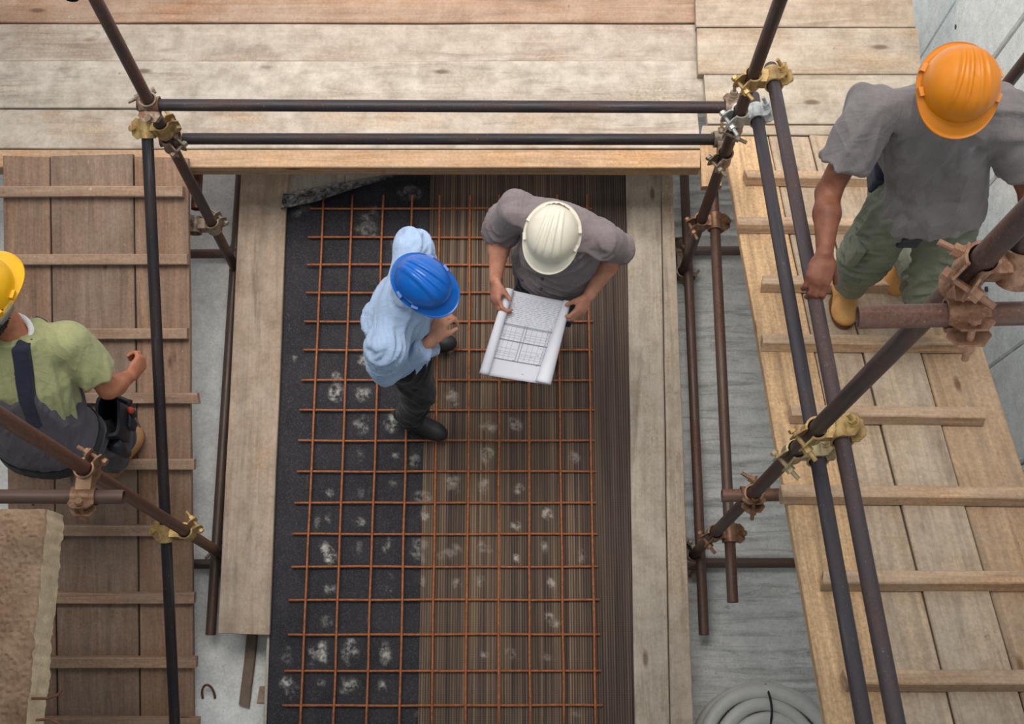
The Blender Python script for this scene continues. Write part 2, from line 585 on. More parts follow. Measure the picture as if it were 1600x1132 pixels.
# dust prints on the mats (old dried cement footprints), photo positions on the mat plane
DUST = []
for (x, y, rx, ry, k) in ((375, 30, 20, 25, .3), (520, 35, 18, 15, .4), (595, 50, 25, 30, .35), (885, 38, 35, 28, .8), (1250, 40, 25, 25, .4), (755, 150, 35, 35, .5),
                          (880, 155, 20, 30, .5), (1020, 175, 25, 25, .6), (250, 185, 15, 15, .6), (375, 185, 18, 30, .4), (510, 150, 20, 20, .3), (200, 300, 14, 25, .8),
                          (243, 285, 10, 20, .5), (370, 305, 30, 20, .5), (640, 280, 15, 18, .6), (1010, 315, 25, 22, .9), (1145, 270, 25, 22, .8), (240, 430, 35, 45, .9),
                          (368, 408, 18, 25, .6), (485, 402, 20, 35, .6), (590, 425, 15, 15, .4), (735, 430, 50, 30, .4), (880, 415, 35, 25, .5), (1128, 410, 18, 35, .6),
                          (1015, 450, 12, 15, .8), (1278, 445, 22, 22, .5), (235, 575, 45, 22, .8), (500, 525, 15, 10, .4), (490, 580, 8, 10, .7), (630, 555, 12, 25, .5),
                          (765, 560, 20, 25, .4), (870, 545, 35, 20, .35), (1155, 550, 18, 28, .6), (230, 710, 25, 25, .3), (1158, 705, 33, 30, .9), (200, 845, 42, 50, .8),
                          (333, 840, 30, 55, .7), (480, 845, 30, 48, .65), (75, 850, 25, 30, .4), (885, 850, 15, 15, .5), (995, 840, 30, 30, .4), (1135, 855, 25, 20, .4),
                          (85, 975, 42, 40, 1.0), (210, 965, 15, 15, .6), (330, 975, 40, 38, .7), (468, 975, 18, 28, .6), (1260, 1090, 25, 25, .3), (605, 1090, 15, 15, .5)):
    DUST.append((420 + x * .3816, 700 + y * .3816, rx * .3816, ry * .3816, k))
DUST += [(525, 617, 12, 18, .7), (566, 614, 13, 16, .6), (612, 656, 12, 20, .8), (566, 664, 13, 14, .6), (707, 622, 13, 18, .5), (806, 662, 16, 12, .6), (762, 666, 15, 11, .6),
         (570, 560, 12, 18, .7), (527, 590, 10, 16, .5), (760, 711, 14, 12, .7), (470, 330, 20, 12, .25), (575, 350, 22, 30, .3), (640, 300, 25, 14, .25), (460, 560, 6, 8, .6),
         (705, 545, 6, 14, .8), (655, 860, 12, 30, .3), (660, 780, 14, 20, .35)]


def mat_grid(u0t, u0b, u1t, u1b, vt, vb, z, step, curl=None):
    """a mat sheet on the deck between photo edges, with thickness"""
    a, b_, c_, d_ = P(u0t, vt, z), P(u1t, vt, z), P(u1b, vb, z), P(u0b, vb, z)
    nx = max(2, int((b_ - a).length / step)); ny = max(2, int((a - d_).length / step))
    cen = [(P(x, y, z), x, y, rx, ry, k) for (x, y, rx, ry, k) in DUST]
    V = []; D = []; Wr = []
    for j in range(ny + 1):
        for i in range(nx + 1):
            s, t = i / nx, j / ny
            p = a.lerp(b_, s).lerp(d_.lerp(c_, s), t)
            p = p + Vector((0, 0, 0.002 * noise.noise(p * 3.0)))
            d = 0.0
            for (q, x, y, rx, ry, k) in cen:
                dx, dy = (p.x - q.x) / (rx * .0032), (p.y - q.y) / (ry * .0034)
                r = dx * dx + dy * dy
                if r < 1.7:
                    e = 0.8 + 1.1 * noise.noise(Vector((p.x * 22, p.y * 22, x)))
                    d = max(d, 1.1 * k * min(1, max(0, (e - r) * 1.6)))
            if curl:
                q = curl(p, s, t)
                if q.z > p.z + .012 and s < .75: d = .55 * (1 - s)  # glancing reflection on the lifted fold, painted as a pale tone, not dust
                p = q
            V.append(p); D.append(d); Wr.append(s)
    F = [(j * (nx + 1) + i, (j + 1) * (nx + 1) + i, (j + 1) * (nx + 1) + i + 1, j * (nx + 1) + i + 1) for j in range(ny) for i in range(nx)]
    me = mesh('mat', V, F, True)
    at = me.attributes.new('dust', 'FLOAT', 'POINT')  # dust prints, and the reflection painted on the curled fold
    at.data.foreach_set('value', np.array(D, 'f'))
    at = me.attributes.new('wear', 'FLOAT', 'POINT')
    at.data.foreach_set('value', np.array([0.25 if s > 0.86 else min(1, 0.55 + 0.45 * math.sin(max(0, s) * 3.6)) for s in Wr], 'f'))
    return me


def curl_fn(p, s, t):
    # far left corner is lifted and folded over
    L = (1 - s) * 0.62
    y_edge = 2.675 - 0.135 * (1 - s) ** 1.25
    q = p.copy()
    if p.y > y_edge:
        e = p.y - y_edge
        R = 0.028
        ang = min(e / R, math.pi * 0.93)
        rest = e - ang * R
        q.y = y_edge + R * math.sin(ang) + math.cos(ang) * rest
        q.z = p.z + R * (1 - math.cos(ang)) + math.sin(ang) * rest
        if rest > 0.075:
            q.y = y_edge + R * math.sin(ang) + math.cos(ang) * 0.075 - (rest - .075) * 0.02
            q.z = p.z + R * (1 - math.cos(ang)) + math.sin(ang) * 0.075 + 0.003
    return q


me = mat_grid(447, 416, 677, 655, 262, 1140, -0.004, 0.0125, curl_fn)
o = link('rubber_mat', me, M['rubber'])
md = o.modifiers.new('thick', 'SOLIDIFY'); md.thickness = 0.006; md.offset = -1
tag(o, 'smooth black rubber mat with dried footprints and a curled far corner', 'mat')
me = mat_grid(672, 652, 979, 991, 255, 1140, 0.003, 0.0125)
o = link('ribbed_mat', me, M['ribbed'])
md = o.modifiers.new('thick', 'SOLIDIFY'); md.thickness = 0.005; md.offset = -1
tag(o, 'brown striped ribbed rubber mat lapped over the black one', 'mat')

# ------------------------------------------------------------------ rebar mesh
mesh_root = empty('rebar_mesh', P(700, 700, 0), 'rusty welded reinforcing mesh lying on the two mats', 'rebar mesh')
ytop = [505, 550, 598, 643, 687, 735, 780, 826, 871, 917]
ybot = [469.6, 521, 572.6, 624, 675, 728, 778.7, 828, 881, 930.6]


def bar(name, pts, r):
    b = MB()
    b.tube(pts, r, 6)
    me = b.mesh(name, True)
    return link(name, me, M['rebar'], mesh_root)


for k in range(10):
    pts = []
    for j in range(25):
        t = j / 24
        v = 305 + (1140 - 305) * t
        u = ytop[k] + (ybot[k] - ytop[k]) * ((v - 320) / 796)
        p = P(u, v, 0.03)
        p.z = 0.03 + 0.006 * noise.noise(Vector((k * 3.3, v * .006, 0)))
        p.x += 0.004 * noise.noise(Vector((k * 5.1, v * .009, 4)))
        pts.append(p)
    bar('bar', pts, 0.0056)
xb = [(484, 326, 830), (481, 371, 908), (480, 414, 921), (478, 457, 922), (475, 502, 927), (474, 547, 926), (471, 594, 926), (468, 641, 929), (466, 689, 929), (464, 737, 931), (460, 786, 931),
      (457, 835, 934), (455, 886, 935), (451, 938, 937), (450, 992, 938), (444, 1049, 939), (441, 1103, 942)]
for k, (u0, v, u1) in enumerate(xb):
    pts = []
    for j in range(21):
        u = u0 + (max(u1, 925) - u0) * j / 20
        p = P(u, v, 0.02)
        p.z = 0.0185 + 0.005 * noise.noise(Vector((k * 2.7, u * .006, 8)))
        p.y += 0.004 * noise.noise(Vector((k * 4.4, u * .008, 2)))
        pts.append(p)
    bar('bar', pts, 0.0056)

# ------------------------------------------------------------------ back platforms
PZ = 0.55
plat = empty('timber_platform', (0, 2.9, PZ - 0.2), 'wide plank platform across the back, behind the two guard rails', 'platform')
edges = [2.577, 2.79, 3.04, 3.245, 3.5, 3.75]
pc = [(lin(190, 164, 140), .8), (lin(184, 170, 154), .85), (lin(172, 152, 136), .6), (lin(166, 126, 98), .3), (lin(170, 140, 112), .5)]
for i in range(5):
    y0, y1 = edges[i], edges[i + 1]
    g = 0.012 if i == 0 else 0.003
    zo = [0, .004, -.008, .003, 0][i]
    plank('plank', (-3.2, (y0 + y1) / 2, PZ + zo), (.884 if i == 0 else 1.03, (y0 + y1) / 2, PZ + zo), y1 - y0 - g, 0.05, pc[i][0], pc[i][1], parent=plat)
plank('edge_board', (-3.2, 2.531, PZ - .001), (.884, 2.531, PZ - .001), .09, .09, lin(206, 160, 116), .3, parent=plat)
for x in (-2.6, -1.75, -0.5, 0.6):
    plank('joist', (x, 2.58, PZ - 0.092), (x, 3.8, PZ - 0.092), 0.09, 0.14, BROWN, .2, parent=plat)
plat2 = empty('timber_platform', (1.4, 2.9, PZ - 0.1), 'short plank platform by the concrete wall, lapped over the long one', 'platform')
RZ = 0.6
for i, (y0, y1, x0, x1, c, d) in enumerate(((2.685, 2.94, .915, 1.955, lin(186, 166, 142), .7), (2.945, 3.19, .886, 1.945, lin(180, 154, 126), .6), (3.195, 3.45, .886, 1.935, lin(172, 144, 116), .5), (3.455, 3.7, .89, 1.93, lin(172, 144, 116), .5))):
    plank('plank', (x0, (y0 + y1) / 2, RZ), (x1, (y0 + y1) / 2, RZ), y1 - y0, 0.046, c, d, parent=plat2)
plank('cross_board', (.89, 2.655, RZ - .006), (1.95, 2.655, RZ - .006), 0.05, 0.046, lin(178, 156, 132), .6, parent=plat2)
plank('cross_board', (.933, 2.39, PZ + .002), (.933, 2.625, PZ + .002), 0.095, 0.05, lin(206, 164, 120), .2, parent=plat2)
for x in (1.2, 1.75):
    plank('joist', (x, 2.75, RZ - 0.05), (x, 3.7, RZ - 0.05), 0.09, 0.14, BROWN, .2, parent=plat2)

# ------------------------------------------------------------------ ramps
RLs = 0.32   # gentle left ramp, falling towards the viewer


def rampL(y): return 0.602 - RLs * (2.5 - y)


RRs = 0.5    # steep right ramp, rising towards the viewer


def rampR(y): return 0.57 + RRs * (2.68 - y)


nL = Vector((0, -RLs, 1)).normalized()
nR = Vector((0, RRs, 1)).normalized()
rl = empty('timber_ramp', (-1.94, -0.05, rampL(-0.05)), 'gently sloping boarded ramp with cross battens under the person in the yellow helmet', 'ramp')
for i, (x0, x1) in enumerate(((-2.372, -2.155), (-2.148, -1.765), (-1.757, -1.508))):
    y0, y1 = -0.05, 2.515 + (0.0, 0.006, -0.004)[i]
    xc = (x0 + x1) / 2
    plank('board', (xc, y0, rampL(y0)), (xc, y1, rampL(y1)), x1 - x0, 0.04, [lin(158, 124, 102), lin(152, 124, 106), lin(160, 124, 100)][i], .15, nL, rl)
p0L = Vector((0, 2.5, rampL(2.5) + 0.02))
for (u0, v, u1) in ((-20, 298, 287), (5, 404, 294), (10, 520, 294), (15, 620, 311), (22, 724, 305), (25, 827, 306), (30, 932, 305), (30, 1033, 308), (30, 1127, 312)):
    a, b = Pplane(u0, v, p0L, nL), Pplane(u1, v, p0L, nL)
    b.y = a.y = (a.y + b.y) / 2
    lift = nL * 0.018
    for q in (a, b): q.z = rampL(q.y)
    plank('batten', a + nL * .044, b + nL * .044, 0.05, 0.044, lin(178, 142, 116), .2, nL, rl)
rr = empty('timber_ramp', (1.42, 2.6, rampR(2.6)), 'steep boarded ramp with cross battens under the person in the orange helmet', 'ramp')
for i, (x0, x1) in enumerate(((.985, 1.198), (1.203, 1.388), (1.393, 1.616), (1.622, 1.872))):
    y0, y1 = -0.4, 2.622
    xc = (x0 + x1) / 2
    zo = (0, -.004, .004, -.003)[i]
    plank('board', (xc, y0, rampR(y0) + zo), (xc, y1, rampR(y1) + zo), x1 - x0, 0.045, [lin(214, 176, 134), lin(190, 164, 136), lin(186, 162, 136), lin(186, 152, 118)][i], [.05, .3, .35, .2][i], nR, rr)
p0R = Vector((0, 2.68, rampR(2.68) + 0.02))
for (u0, v, u1) in ((1164, 283, 1420), (1152, 357, 1440), (1190, 449, 1460), (1190, 541, 1520), (1234, 653, 1536), (1219, 779, 1625), (1284, 914, 1640), (1319, 1070, 1700)):
    a, b = Pplane(u0, v, p0R, nR), Pplane(u1, v, p0R, nR)
    yy = a.y
    sk = (0.0, .01)[int(v) % 2]
    a = Vector((a.x, yy, rampR(yy))); b = Vector((min(b.x, 1.90), yy - sk, rampR(yy - sk)))
    plank('batten', a + nR * .055, b + nR * .055, 0.052, 0.055, lin(198, 162, 128), .25, nR, rr)
for yy in (1.9, 0.3):
    plank('cross_joist', (1.06, yy, rampR(yy) - .055), (1.87, yy, rampR(yy) - .055), .07, .09, BROWN, .2, nR, rr)

# ------------------------------------------------------------------ scaffold tubes
TR = 0.0242
TUBES = {}


def tube(key, a, b, label, color, rust=0.5, r=TR):
    a, b = Vector(a), Vector(b)
    L = (b - a).length
    n = 28
    V = []; F = []
    ri = r - 0.0034
    for (rad, z) in ((r, 0), (r, L), (ri, L), (ri, 0)):
        for k in range(n):
            t = 2 * math.pi * k / n
            V.append((rad * math.cos(t), rad * math.sin(t), z))
    for q in range(4):
        for k in range(n):
            F.append((q * n + k, q * n + (k + 1) % n, ((q + 1) % 4) * n + (k + 1) % n, ((q + 1) % 4) * n + k))
    me = autosmooth(mesh('scaffold_tube', V, F), 50)
    d = (b - a).normalized()
    m = Matrix.Translation(a) @ d.to_track_quat('Z', 'Y').to_matrix().to_4x4()
    o = link('scaffold_tube', me, M['tube'], None, m, (*color, rust))
    tag(o, label, 'scaffold tube')
    TUBES[key] = (a, d)
    return o


def through(p, q, z0, z1):
    d = q - p
    return p + d * ((z0 - p.z) / d.z), p + d * ((z1 - p.z) / d.z)


BLK = lin(42, 39, 44)
DRK = lin(72, 62, 62)
RST = lin(104, 74, 62)
a, b = through(P(372, 428, -0.2), PX(150, 0, -1.46), FZ + .01, 3.2)
tube('S1', a, b, 'upright rusty tube at the far left corner, where both guard rails end', DRK, .75)
a, b = through(P(349, 868, -0.2), PX(-8, 645, -1.45), FZ + .01, 3.3)
tube('S2', a, b, 'upright reddish rusty tube leaning across the left foreground by the slab', lin(98, 62, 50), .9)
a, b = through(P(1066, 428, -0.2), PX(1219, 0, .90), FZ + .01, 3.2)
tube('S3', a, b, 'upright tube at the far right corner, brown below and black above', lin(72, 58, 54), .6)
a, b = through(P(1083, 868, -0.2), PX(1600, 338, .905), FZ + .01, 4.35)
tube('S4', a, b, 'upright tube at the near right, running up to the big clamps', lin(58, 50, 50), .6)
y1 = 2.357
tube('rail_hi', PY(215, 164, y1 + .006), PY(1158, 168, y1 + .006), 'upper black guard rail in front of the long plank platform', BLK, .25)
tube('rail_lo', PY(286, 217, y1), PY(1124, 218, y1), 'lower black guard rail in front of the long plank platform', BLK, .25)
tube('railL', PX(228, 165, -1.512), PX(274, 1150, -1.512), 'long black handrail tube along the gently sloping ramp', lin(34, 32, 38), .12)
a, b = PX(1177, 150, .965), PX(1352, 1140, .965)
tube('railR1', a, b + (b - a) * .04, 'lower dark handrail tube of the steep ramp, nearest the mat', lin(64, 60, 66), .2)
a, b = PX(1204, 104, .975), PX(1402, 1140, .975)
tube('railR2', a, b + (b - a) * .04, 'upper dark handrail tube of the steep ramp, gripped by a bare hand', lin(66, 58, 62), .3)
yl = 0.715
tube('xL', PY(-90, 776, yl), PY(194, 777, yl), 'horizontal rusty tube at the left edge just behind the rough slab', lin(92, 70, 64), .7)
yr = 0.772
tube('xR', PY(1340, 496, yr), PY(1640, 489, yr), 'thick horizontal rusty tube with an open end, nearest the camera on the right', lin(100, 76, 68), .8)
tube('yR', P(1068, 250, -.13), P(1100, 993, -.13), 'rusty ledger tube on the right, closest beside the narrow pale board', lin(96, 78, 72), .7)
a, b = PX(1116, 300, .955), PX(1145, 942, .955)
a, b = b, Vector((.955, 3.3, .56)); a.z = .56; a = PX(1145, 942, .955)
tube('yR2', a, Vector((.955, 2.6, .45)), 'rusty ledger tube with a cut end hanging between the mat boards and the steep ramp', lin(98, 78, 70), .7)
tube('xF', P(288, 397, -.20), P(1168, 392, -.20), 'far low cross tube passing under the deck from ramp to ramp', lin(100, 84, 80), .6)
tube('xN', P(302, 882, -.20), P(1262, 880, -.20), 'near low cross tube passing under the deck from ramp to ramp', lin(78, 66, 62), .5)
zt = 1.36
a = P(1128, 775, zt)
tube('xT', a, Vector((1.98, a.y + .02, zt)), 'short rusty transom tube with an open end, running under the steep ramp', lin(120, 84, 72), .8)
tube('yL', P(329, 993, -.14), P(377, 250, -.14), 'dark ledger tube half hidden under the left kerb board', lin(88, 74, 68), .5)
a = PX(303, 322, -1.52)
tube('yL2', a - Vector((0, 0, .04)), Vector((-1.52, 3.5, .40)), 'brown ledger tube coming out below the platform beside the left ramp', lin(96, 62, 52), .7)
tube('sW', PX(1606, 90, 1.95) + Vector((0, 0, 1.2)), Vector((1.95, PX(1606, 90, 1.95).y, RZ + .003)), 'dark upright tube by the concrete wall behind the orange helmet', lin(58, 48, 54), .4)
a = PX(112, -2, -1.56)
tube('top', a, a + Vector((-.05, 1.2, .05)), 'dark tube end showing at the very top left of the picture', lin(30, 28, 34), .1)
a = PY(1593, 430, .93)
tube('brace', PX(1583, 440, .985), PX(1640, 352, .985) + Vector((0, .1, 0)), 'short dark tube held by the upper big clamp at the right edge', lin(46, 36, 38), .5)

# ------------------------------------------------------------------ couplers
def band_mesh():
    n = 22; wid = 0.040; th = 0.0065
    V = []; F = []
    g = math.radians(24)
    sec = [(-wid, .0045), (-wid * .55, .001), (wid * .55, .001), (wid, .0045)]
    for i in range(n + 1):
        t = g + (2 * math.pi - 2 * g) * i / n
        for (z, fl) in sec:
            for e in (0, th):
                r = TR + 0.0006 + fl + e
                V.append((r * math.cos(t), r * math.sin(t), z))
    k = 8
    for i in range(n):
        a, b = i * k, (i + 1) * k
        for q in range(3):
            o = q * 2
            F.append((a + o + 1, b + o + 1, b + o + 3, a + o + 3))
            F.append((a + o, a + o + 2, b + o + 2, b + o))
        F.append((a, b, b + 1, a + 1))
        F.append((a + 6, a + 7, b + 7, b + 6))
    F.append((0, 1, 3, 5, 7, 6, 4, 2)); e = n * k
    F.append((e, e + 2, e + 4, e + 6, e + 7, e + 5, e + 3, e + 1))
    mb = MB(); mb.add(V, F)
    # lugs that carry the bolt, slightly flared
    for s in (-1, 1):
        y = s * (TR + .006) * math.sin(g) * 1.05
        pr = [(TR * .93, -.038), (TR + .02, -.044), (TR + .044, -.026), (TR + .044, .026), (TR + .02, .044), (TR * .93, .038)]
        VV = [(x, y + s * (.0005 + (x - TR) * .12), z) for x, z in pr] + [(x, y + s * (.006 + (x - TR) * .12), z) for x, z in pr]
        mb.add(VV, [(0, 1, 2, 3, 4, 5), (11, 10, 9, 8, 7, 6)] + [(i, i + 6, (i + 1) % 6 + 6, (i + 1) % 6) for i in range(6)])
    return autosmooth(mb.mesh('clamp_band'), 40)


def bolt_mesh():
    mb = MB()
    mb.tube([(0, -.034, 0), (0, .074, 0)], .0075, 10)
    mb.tube([(0, -.044, 0), (0, -.032, 0)], [.014, .014], 6)
    return mb.mesh('bolt')


def nut_mesh():
    mb = MB()
    mb.tube([(0, .0, 0), (0, .016, 0)], .0155, 6)
    mb.tube([(0, -.004, 0), (0, .0, 0)], .0185, 12)
    return mb.mesh('nut')


BAND, BOLT, NUT = band_mesh(), bolt_mesh(), nut_mesh()
for me in (BAND, BOLT, NUT): me.materials.append(M['clamp'])
GOLD = lin(190, 160, 104)
STEEL = lin(150, 138, 122)
RUSTY = lin(150, 116, 90)
ZINC = lin(196, 200, 198)


def coupler(k1, k2, label, color, rust, off=(0, 0), flip=(1, 1), spin=0.0, at=None):
    p1, d1 = TUBES[k1]; p2, d2 = TUBES[k2]
    w = p1 - p2
    a, b, c = d1.dot(d1), d1.dot(d2), d2.dot(d2)
    den = a * c - b * b
    s = (b * d2.dot(w) - c * d1.dot(w)) / den
    t = (a * d2.dot(w) - b * d1.dot(w)) / den
    q1, q2 = p1 + d1 * (s + off[0]), p2 + d2 * (t + off[1])
    if at is not None:
        q1 = p1 + d1 * ((at - p1).dot(d1)); q2 = q1 + (q1 - p1).orthogonal().normalized() * .05
    root = empty('scaffold_coupler', (q1 + q2) / 2, label, 'coupler', 'tube couplers of the scaffold')
    n = (q2 - q1)
    n = n.normalized() if n.length > 1e-4 else d1.cross(d2).normalized()
    for (q, d, out, fl, od) in ((q1, d1, -n, flip[0], d2), (q2, d2, n, flip[1], d1)):
        z = d * fl
        o_ = (out - d * out.dot(d)).normalized()
        # open the band sideways so that the bolt shows
        side = d.cross(o_)
        x = (o_ * math.cos(spin) + side * math.sin(spin)).normalized()
        y = z.cross(x)
        m = Matrix(((x.x, y.x, z.x, q.x), (x.y, y.y, z.y, q.y), (x.z, y.z, z.z, q.z), (0, 0, 0, 1)))
        link('clamp_band', BAND, None, root, m, (*color, rust))
        mb_ = m @ Matrix.Translation((TR + .028, 0, 0))
        bo = link('bolt', BOLT, None, root, mb_, (*color, rust * .7))
        link('nut', NUT, None, bo, mb_ @ Matrix.Translation((0, .026, 0)), (*[min(1, c * 1.1) for c in color], rust * .5))
    bd = MB()
    mid = (q1 + q2) / 2
    R3 = frame(n, d1, mid).to_3x3()
    bd.box(mid, max(.004, (q2 - q1).length / 2 - TR + .004), .026, .026, R3)
    me = bd.mesh('body')
    link('body', me, M['clamp'], root, None, (*color, rust))
    return root


CP = [
    ('S1', 'rail_hi', 'weathered clamp joining the far left upright to the upper guard rail', STEEL, .8, .5),
    ('S1', 'rail_lo', 'weathered clamp joining the far left upright to the lower guard rail', STEEL, .8, .9),
    ('S1', 'railL', 'brass-coloured clamp holding the top of the long black handrail', GOLD, .4, .6),
    ('S1', 'yL2', 'grey clamp on the far left upright beside the top of the left ramp', STEEL, .6, .8),
    ('S2', 'railL', 'brass-coloured clamp where the long black handrail crosses the foreground upright', GOLD, .3, .7),
    ('S2', 'xL', 'big rusty clamp joining the foreground upright to the horizontal tube by the slab', RUSTY, .7, -.5),
    ('S2', 'xN', 'dark clamp at the foot of the left foreground upright', STEEL, .9, .8),
    ('S1', 'xF', 'clamp peeping out under the left kerb board at the far upright', STEEL, .6, .8),
    ('S3', 'rail_hi', 'weathered clamp joining the far right upright to the upper guard rail', STEEL, .8, -.5),
    ('S3', 'rail_lo', 'weathered clamp joining the far right upright to the lower guard rail', STEEL, .8, -.9),
    ('S3', 'railR1', 'shiny zinc clamp at the top end of the lower steep handrail', ZINC, .15, .5),
    ('S3', 'railR2', 'brass-coloured clamp at the top end of the upper steep handrail', GOLD, .2, .6),
    ('S3', 'yR2', 'brown clamp on the far right upright under the platform corner', RUSTY, .8, .4),
    ('S3', 'xF', 'clamp at the foot of the far right upright beside the pale board', STEEL, .6, .8),
    ('S4', 'railR1', 'zinc and brass clamp joining the lower steep handrail to the near right upright', lin(188, 172, 132), .3, .7),
    ('S4', 'railR2', 'brass-coloured clamp joining the upper steep handrail to the near right upright', GOLD, .25, .6),
    ('S4', 'xT', 'rusty clamp joining the near right upright to the short transom', RUSTY, .8, -.6),
    ('S4', 'yR2', 'rusty clamp joining the near right upright to the ledger with the cut end', RUSTY, .8, .6),
    ('S4', 'xN', 'dark clamp at the foot of the near right upright', STEEL, .9, .8),
    ('S4', 'xR', 'large rusty saddle clamp on the thick open-ended tube nearest the camera', lin(164, 124, 98), .6, -.5),
    ('S4', 'brace', 'large rusty clamp near the right edge, above the thick open-ended tube', lin(164, 124, 98), .6, .9),
]
for (k1, k2, lab, colr, rust, spin) in CP:
    coupler(k1, k2, lab, colr, min(1, rust + .25), spin=spin)

# ------------------------------------------------------------------ rough slab at lower left with tie wires
def rough_slab():
    zt_, th = 1.42, 0.15
    e0, e1 = P(73, 796, zt_), P(40, 1140, zt_)
    x_edge = lambda y: e0.x + (e1.x - e0.x) * (y - e0.y) / (e1.y - e0.y)
    ys = np.concatenate([np.linspace(e0.y, -.12, 150), np.linspace(-.2, -2.1, 12)])
    xsn = np.concatenate([np.linspace(0, .4, 80), np.linspace(.42, 1.4, 12)])
    V = []; F = []
    nx = len(xsn)
    for y in ys:
        for i, dx in enumerate(xsn):
            x = x_edge(max(y, e1.y)) - dx
            z = zt_ + .014 * noise.noise(Vector((x * 11, y * 11, 0))) + .011 * abs(noise.noise(Vector((x * 34, y * 34, 3)))) + .008 * noise.noise(Vector((x * 80, y * 80, 3))) - (0.008 if i == 0 else 0)
            if i == 0: x += .006 * noise.noise(Vector((1, y * 30, 0)))
            V.append((x, y, z))
    for j in range(len(ys) - 1):
        for i in range(nx - 1):
            F.append((j * nx + i, j * nx + i + 1, (j + 1) * nx + i + 1, (j + 1) * nx + i))
    # right-hand side face
    base = len(V); m = 7
    for j, y in enumerate(ys):
        for k in range(m):
            x0 = V[j * nx][0]
            z0 = V[j * nx][2]
            f = k / (m - 1)
            x = x0 + .010 * f + (.007 * noise.noise(Vector((5, y * 25, f * 3))) if k else 0) + (.008 * max(0, noise.noise(Vector((9, y * 9, f * 2)))) if k else 0)
            V.append((x, y, z0 - th * f))
    for j in range(len(ys) - 1):
        for k in range(m - 1):
            F.append((base + j * m + k, base + (j + 1) * m + k, base + (j + 1) * m + k + 1, base + j * m + k + 1))
    # far face and underside
    b0 = len(V)
    for i in range(nx):
        x, y, z = V[i]
        V.append((x, y + .004, z - th))
    for i in range(nx - 1):
        F.append((i, b0 + i, b0 + i + 1, i + 1))
    c0 = len(V)
    V += [(V[base + m - 1][0], ys[0], zt_ - th), (V[nx - 1][0], ys[0], zt_ - th), (V[nx - 1][0], ys[-1], zt_ - th), (V[base + (len(ys) - 1) * m + m - 1][0], ys[-1], zt_ - th)]
    F.append((c0, c0 + 1, c0 + 2, c0 + 3))
    o = link('concrete_slab', mesh('concrete_slab', V, F, True), M['rough'])
    autosmooth(o.data, 45)
    o.data.materials.append(M['roughside'])
    nt_ = (len(ys) - 1) * (nx - 1)
    for i in range(nt_, nt_ + (len(ys) - 1) * (m - 1)): o.data.polygons[i].material_index = 1
    tag(o, 'rough brown concrete slab end with bent tie wires at the lower left', 'slab')
    for (u, v, pts) in ((52, 790, [(0, 0, 0), (.004, .03, .03), (.02, .045, .05), (.035, .05, .055)]), (47, 1092, [(0, 0, -.02), (.06, .0, -.01), (.1, .012, .01), (.115, .03, .015)]),
                        (52, 1126, [(0, 0, -.03), (.05, .004, -.025), (.085, -.015, -.03), (.1, -.03, -.03)])):
        p = P(u, v, zt_)
        mb = MB()
        q = [p + Vector(t) for t in pts]
        sm = []
        for i in range(len(q) - 1):
            for s in range(4): sm.append(q[i].lerp(q[i + 1], s / 4))
        sm.append(q[-1])
        mb.tube(sm, .005, 7)
        mb.build('tie_wire', M['wire'], o, True)


rough_slab()

# ------------------------------------------------------------------ hose coil
def hose():
    c = P(1192, 1183, FZ)
    root = empty('hose_coil', c, 'coil of white corrugated plastic hose on the concrete at the bottom edge', 'hose')
    k = 0
    turns = ((.315, .036), (.30, .107), (.255, .036), (.235, .10), (.19, .036), (.175, .095))
    for (R, z) in turns:
        mb = MB()
        n = 330 if k == 0 else 200
        pts = []; rr_ = []
        for i in range(n):
            t = 2 * math.pi * i / n
            q = R + .006 * math.sin(3 * t + k)
            pts.append(c + Vector((q * math.cos(t), q * math.sin(t), z + .006 * math.sin(2 * t + k))))
            rr_.append(.033 + (.0022 if i % 2 else -.001))
        mb.tube(pts, rr_, 12, closed=True)
        mb.build('hose_turn', M['hose'], root, True)
        k += 1
    mb = MB()
    pts = []
    t0 = math.radians(88)
    for i in range(17):
        t = i / 16
        s = math.pi * t
        R = .33 - .20 * t
        pts.append(c + Vector((R * math.cos(t0 - .12 * t), R * math.sin(t0 - .12 * t), .10 + .062 * math.sin(s))))
    mb.tube(pts, .006, 6)
    mb.build('cable_tie', M['tie'], root, True)


hose()
# bent bar loop left in the concrete by the foot of the gentle ramp
c = P(326, 1100, FZ)
mb = MB()
mb.tube([c + Vector((.03 * math.cos(t) - .0, .035 + .05 * math.sin(t), .012 + .05 * math.sin(t))) for t in np.linspace(-.2, math.pi + .2, 14)], .006, 8)
o = mb.build('rebar_loop', M['wire'], None, True)
tag(o, 'small bent bar loop standing out of the concrete beside the gentle ramp', 'rebar loop')

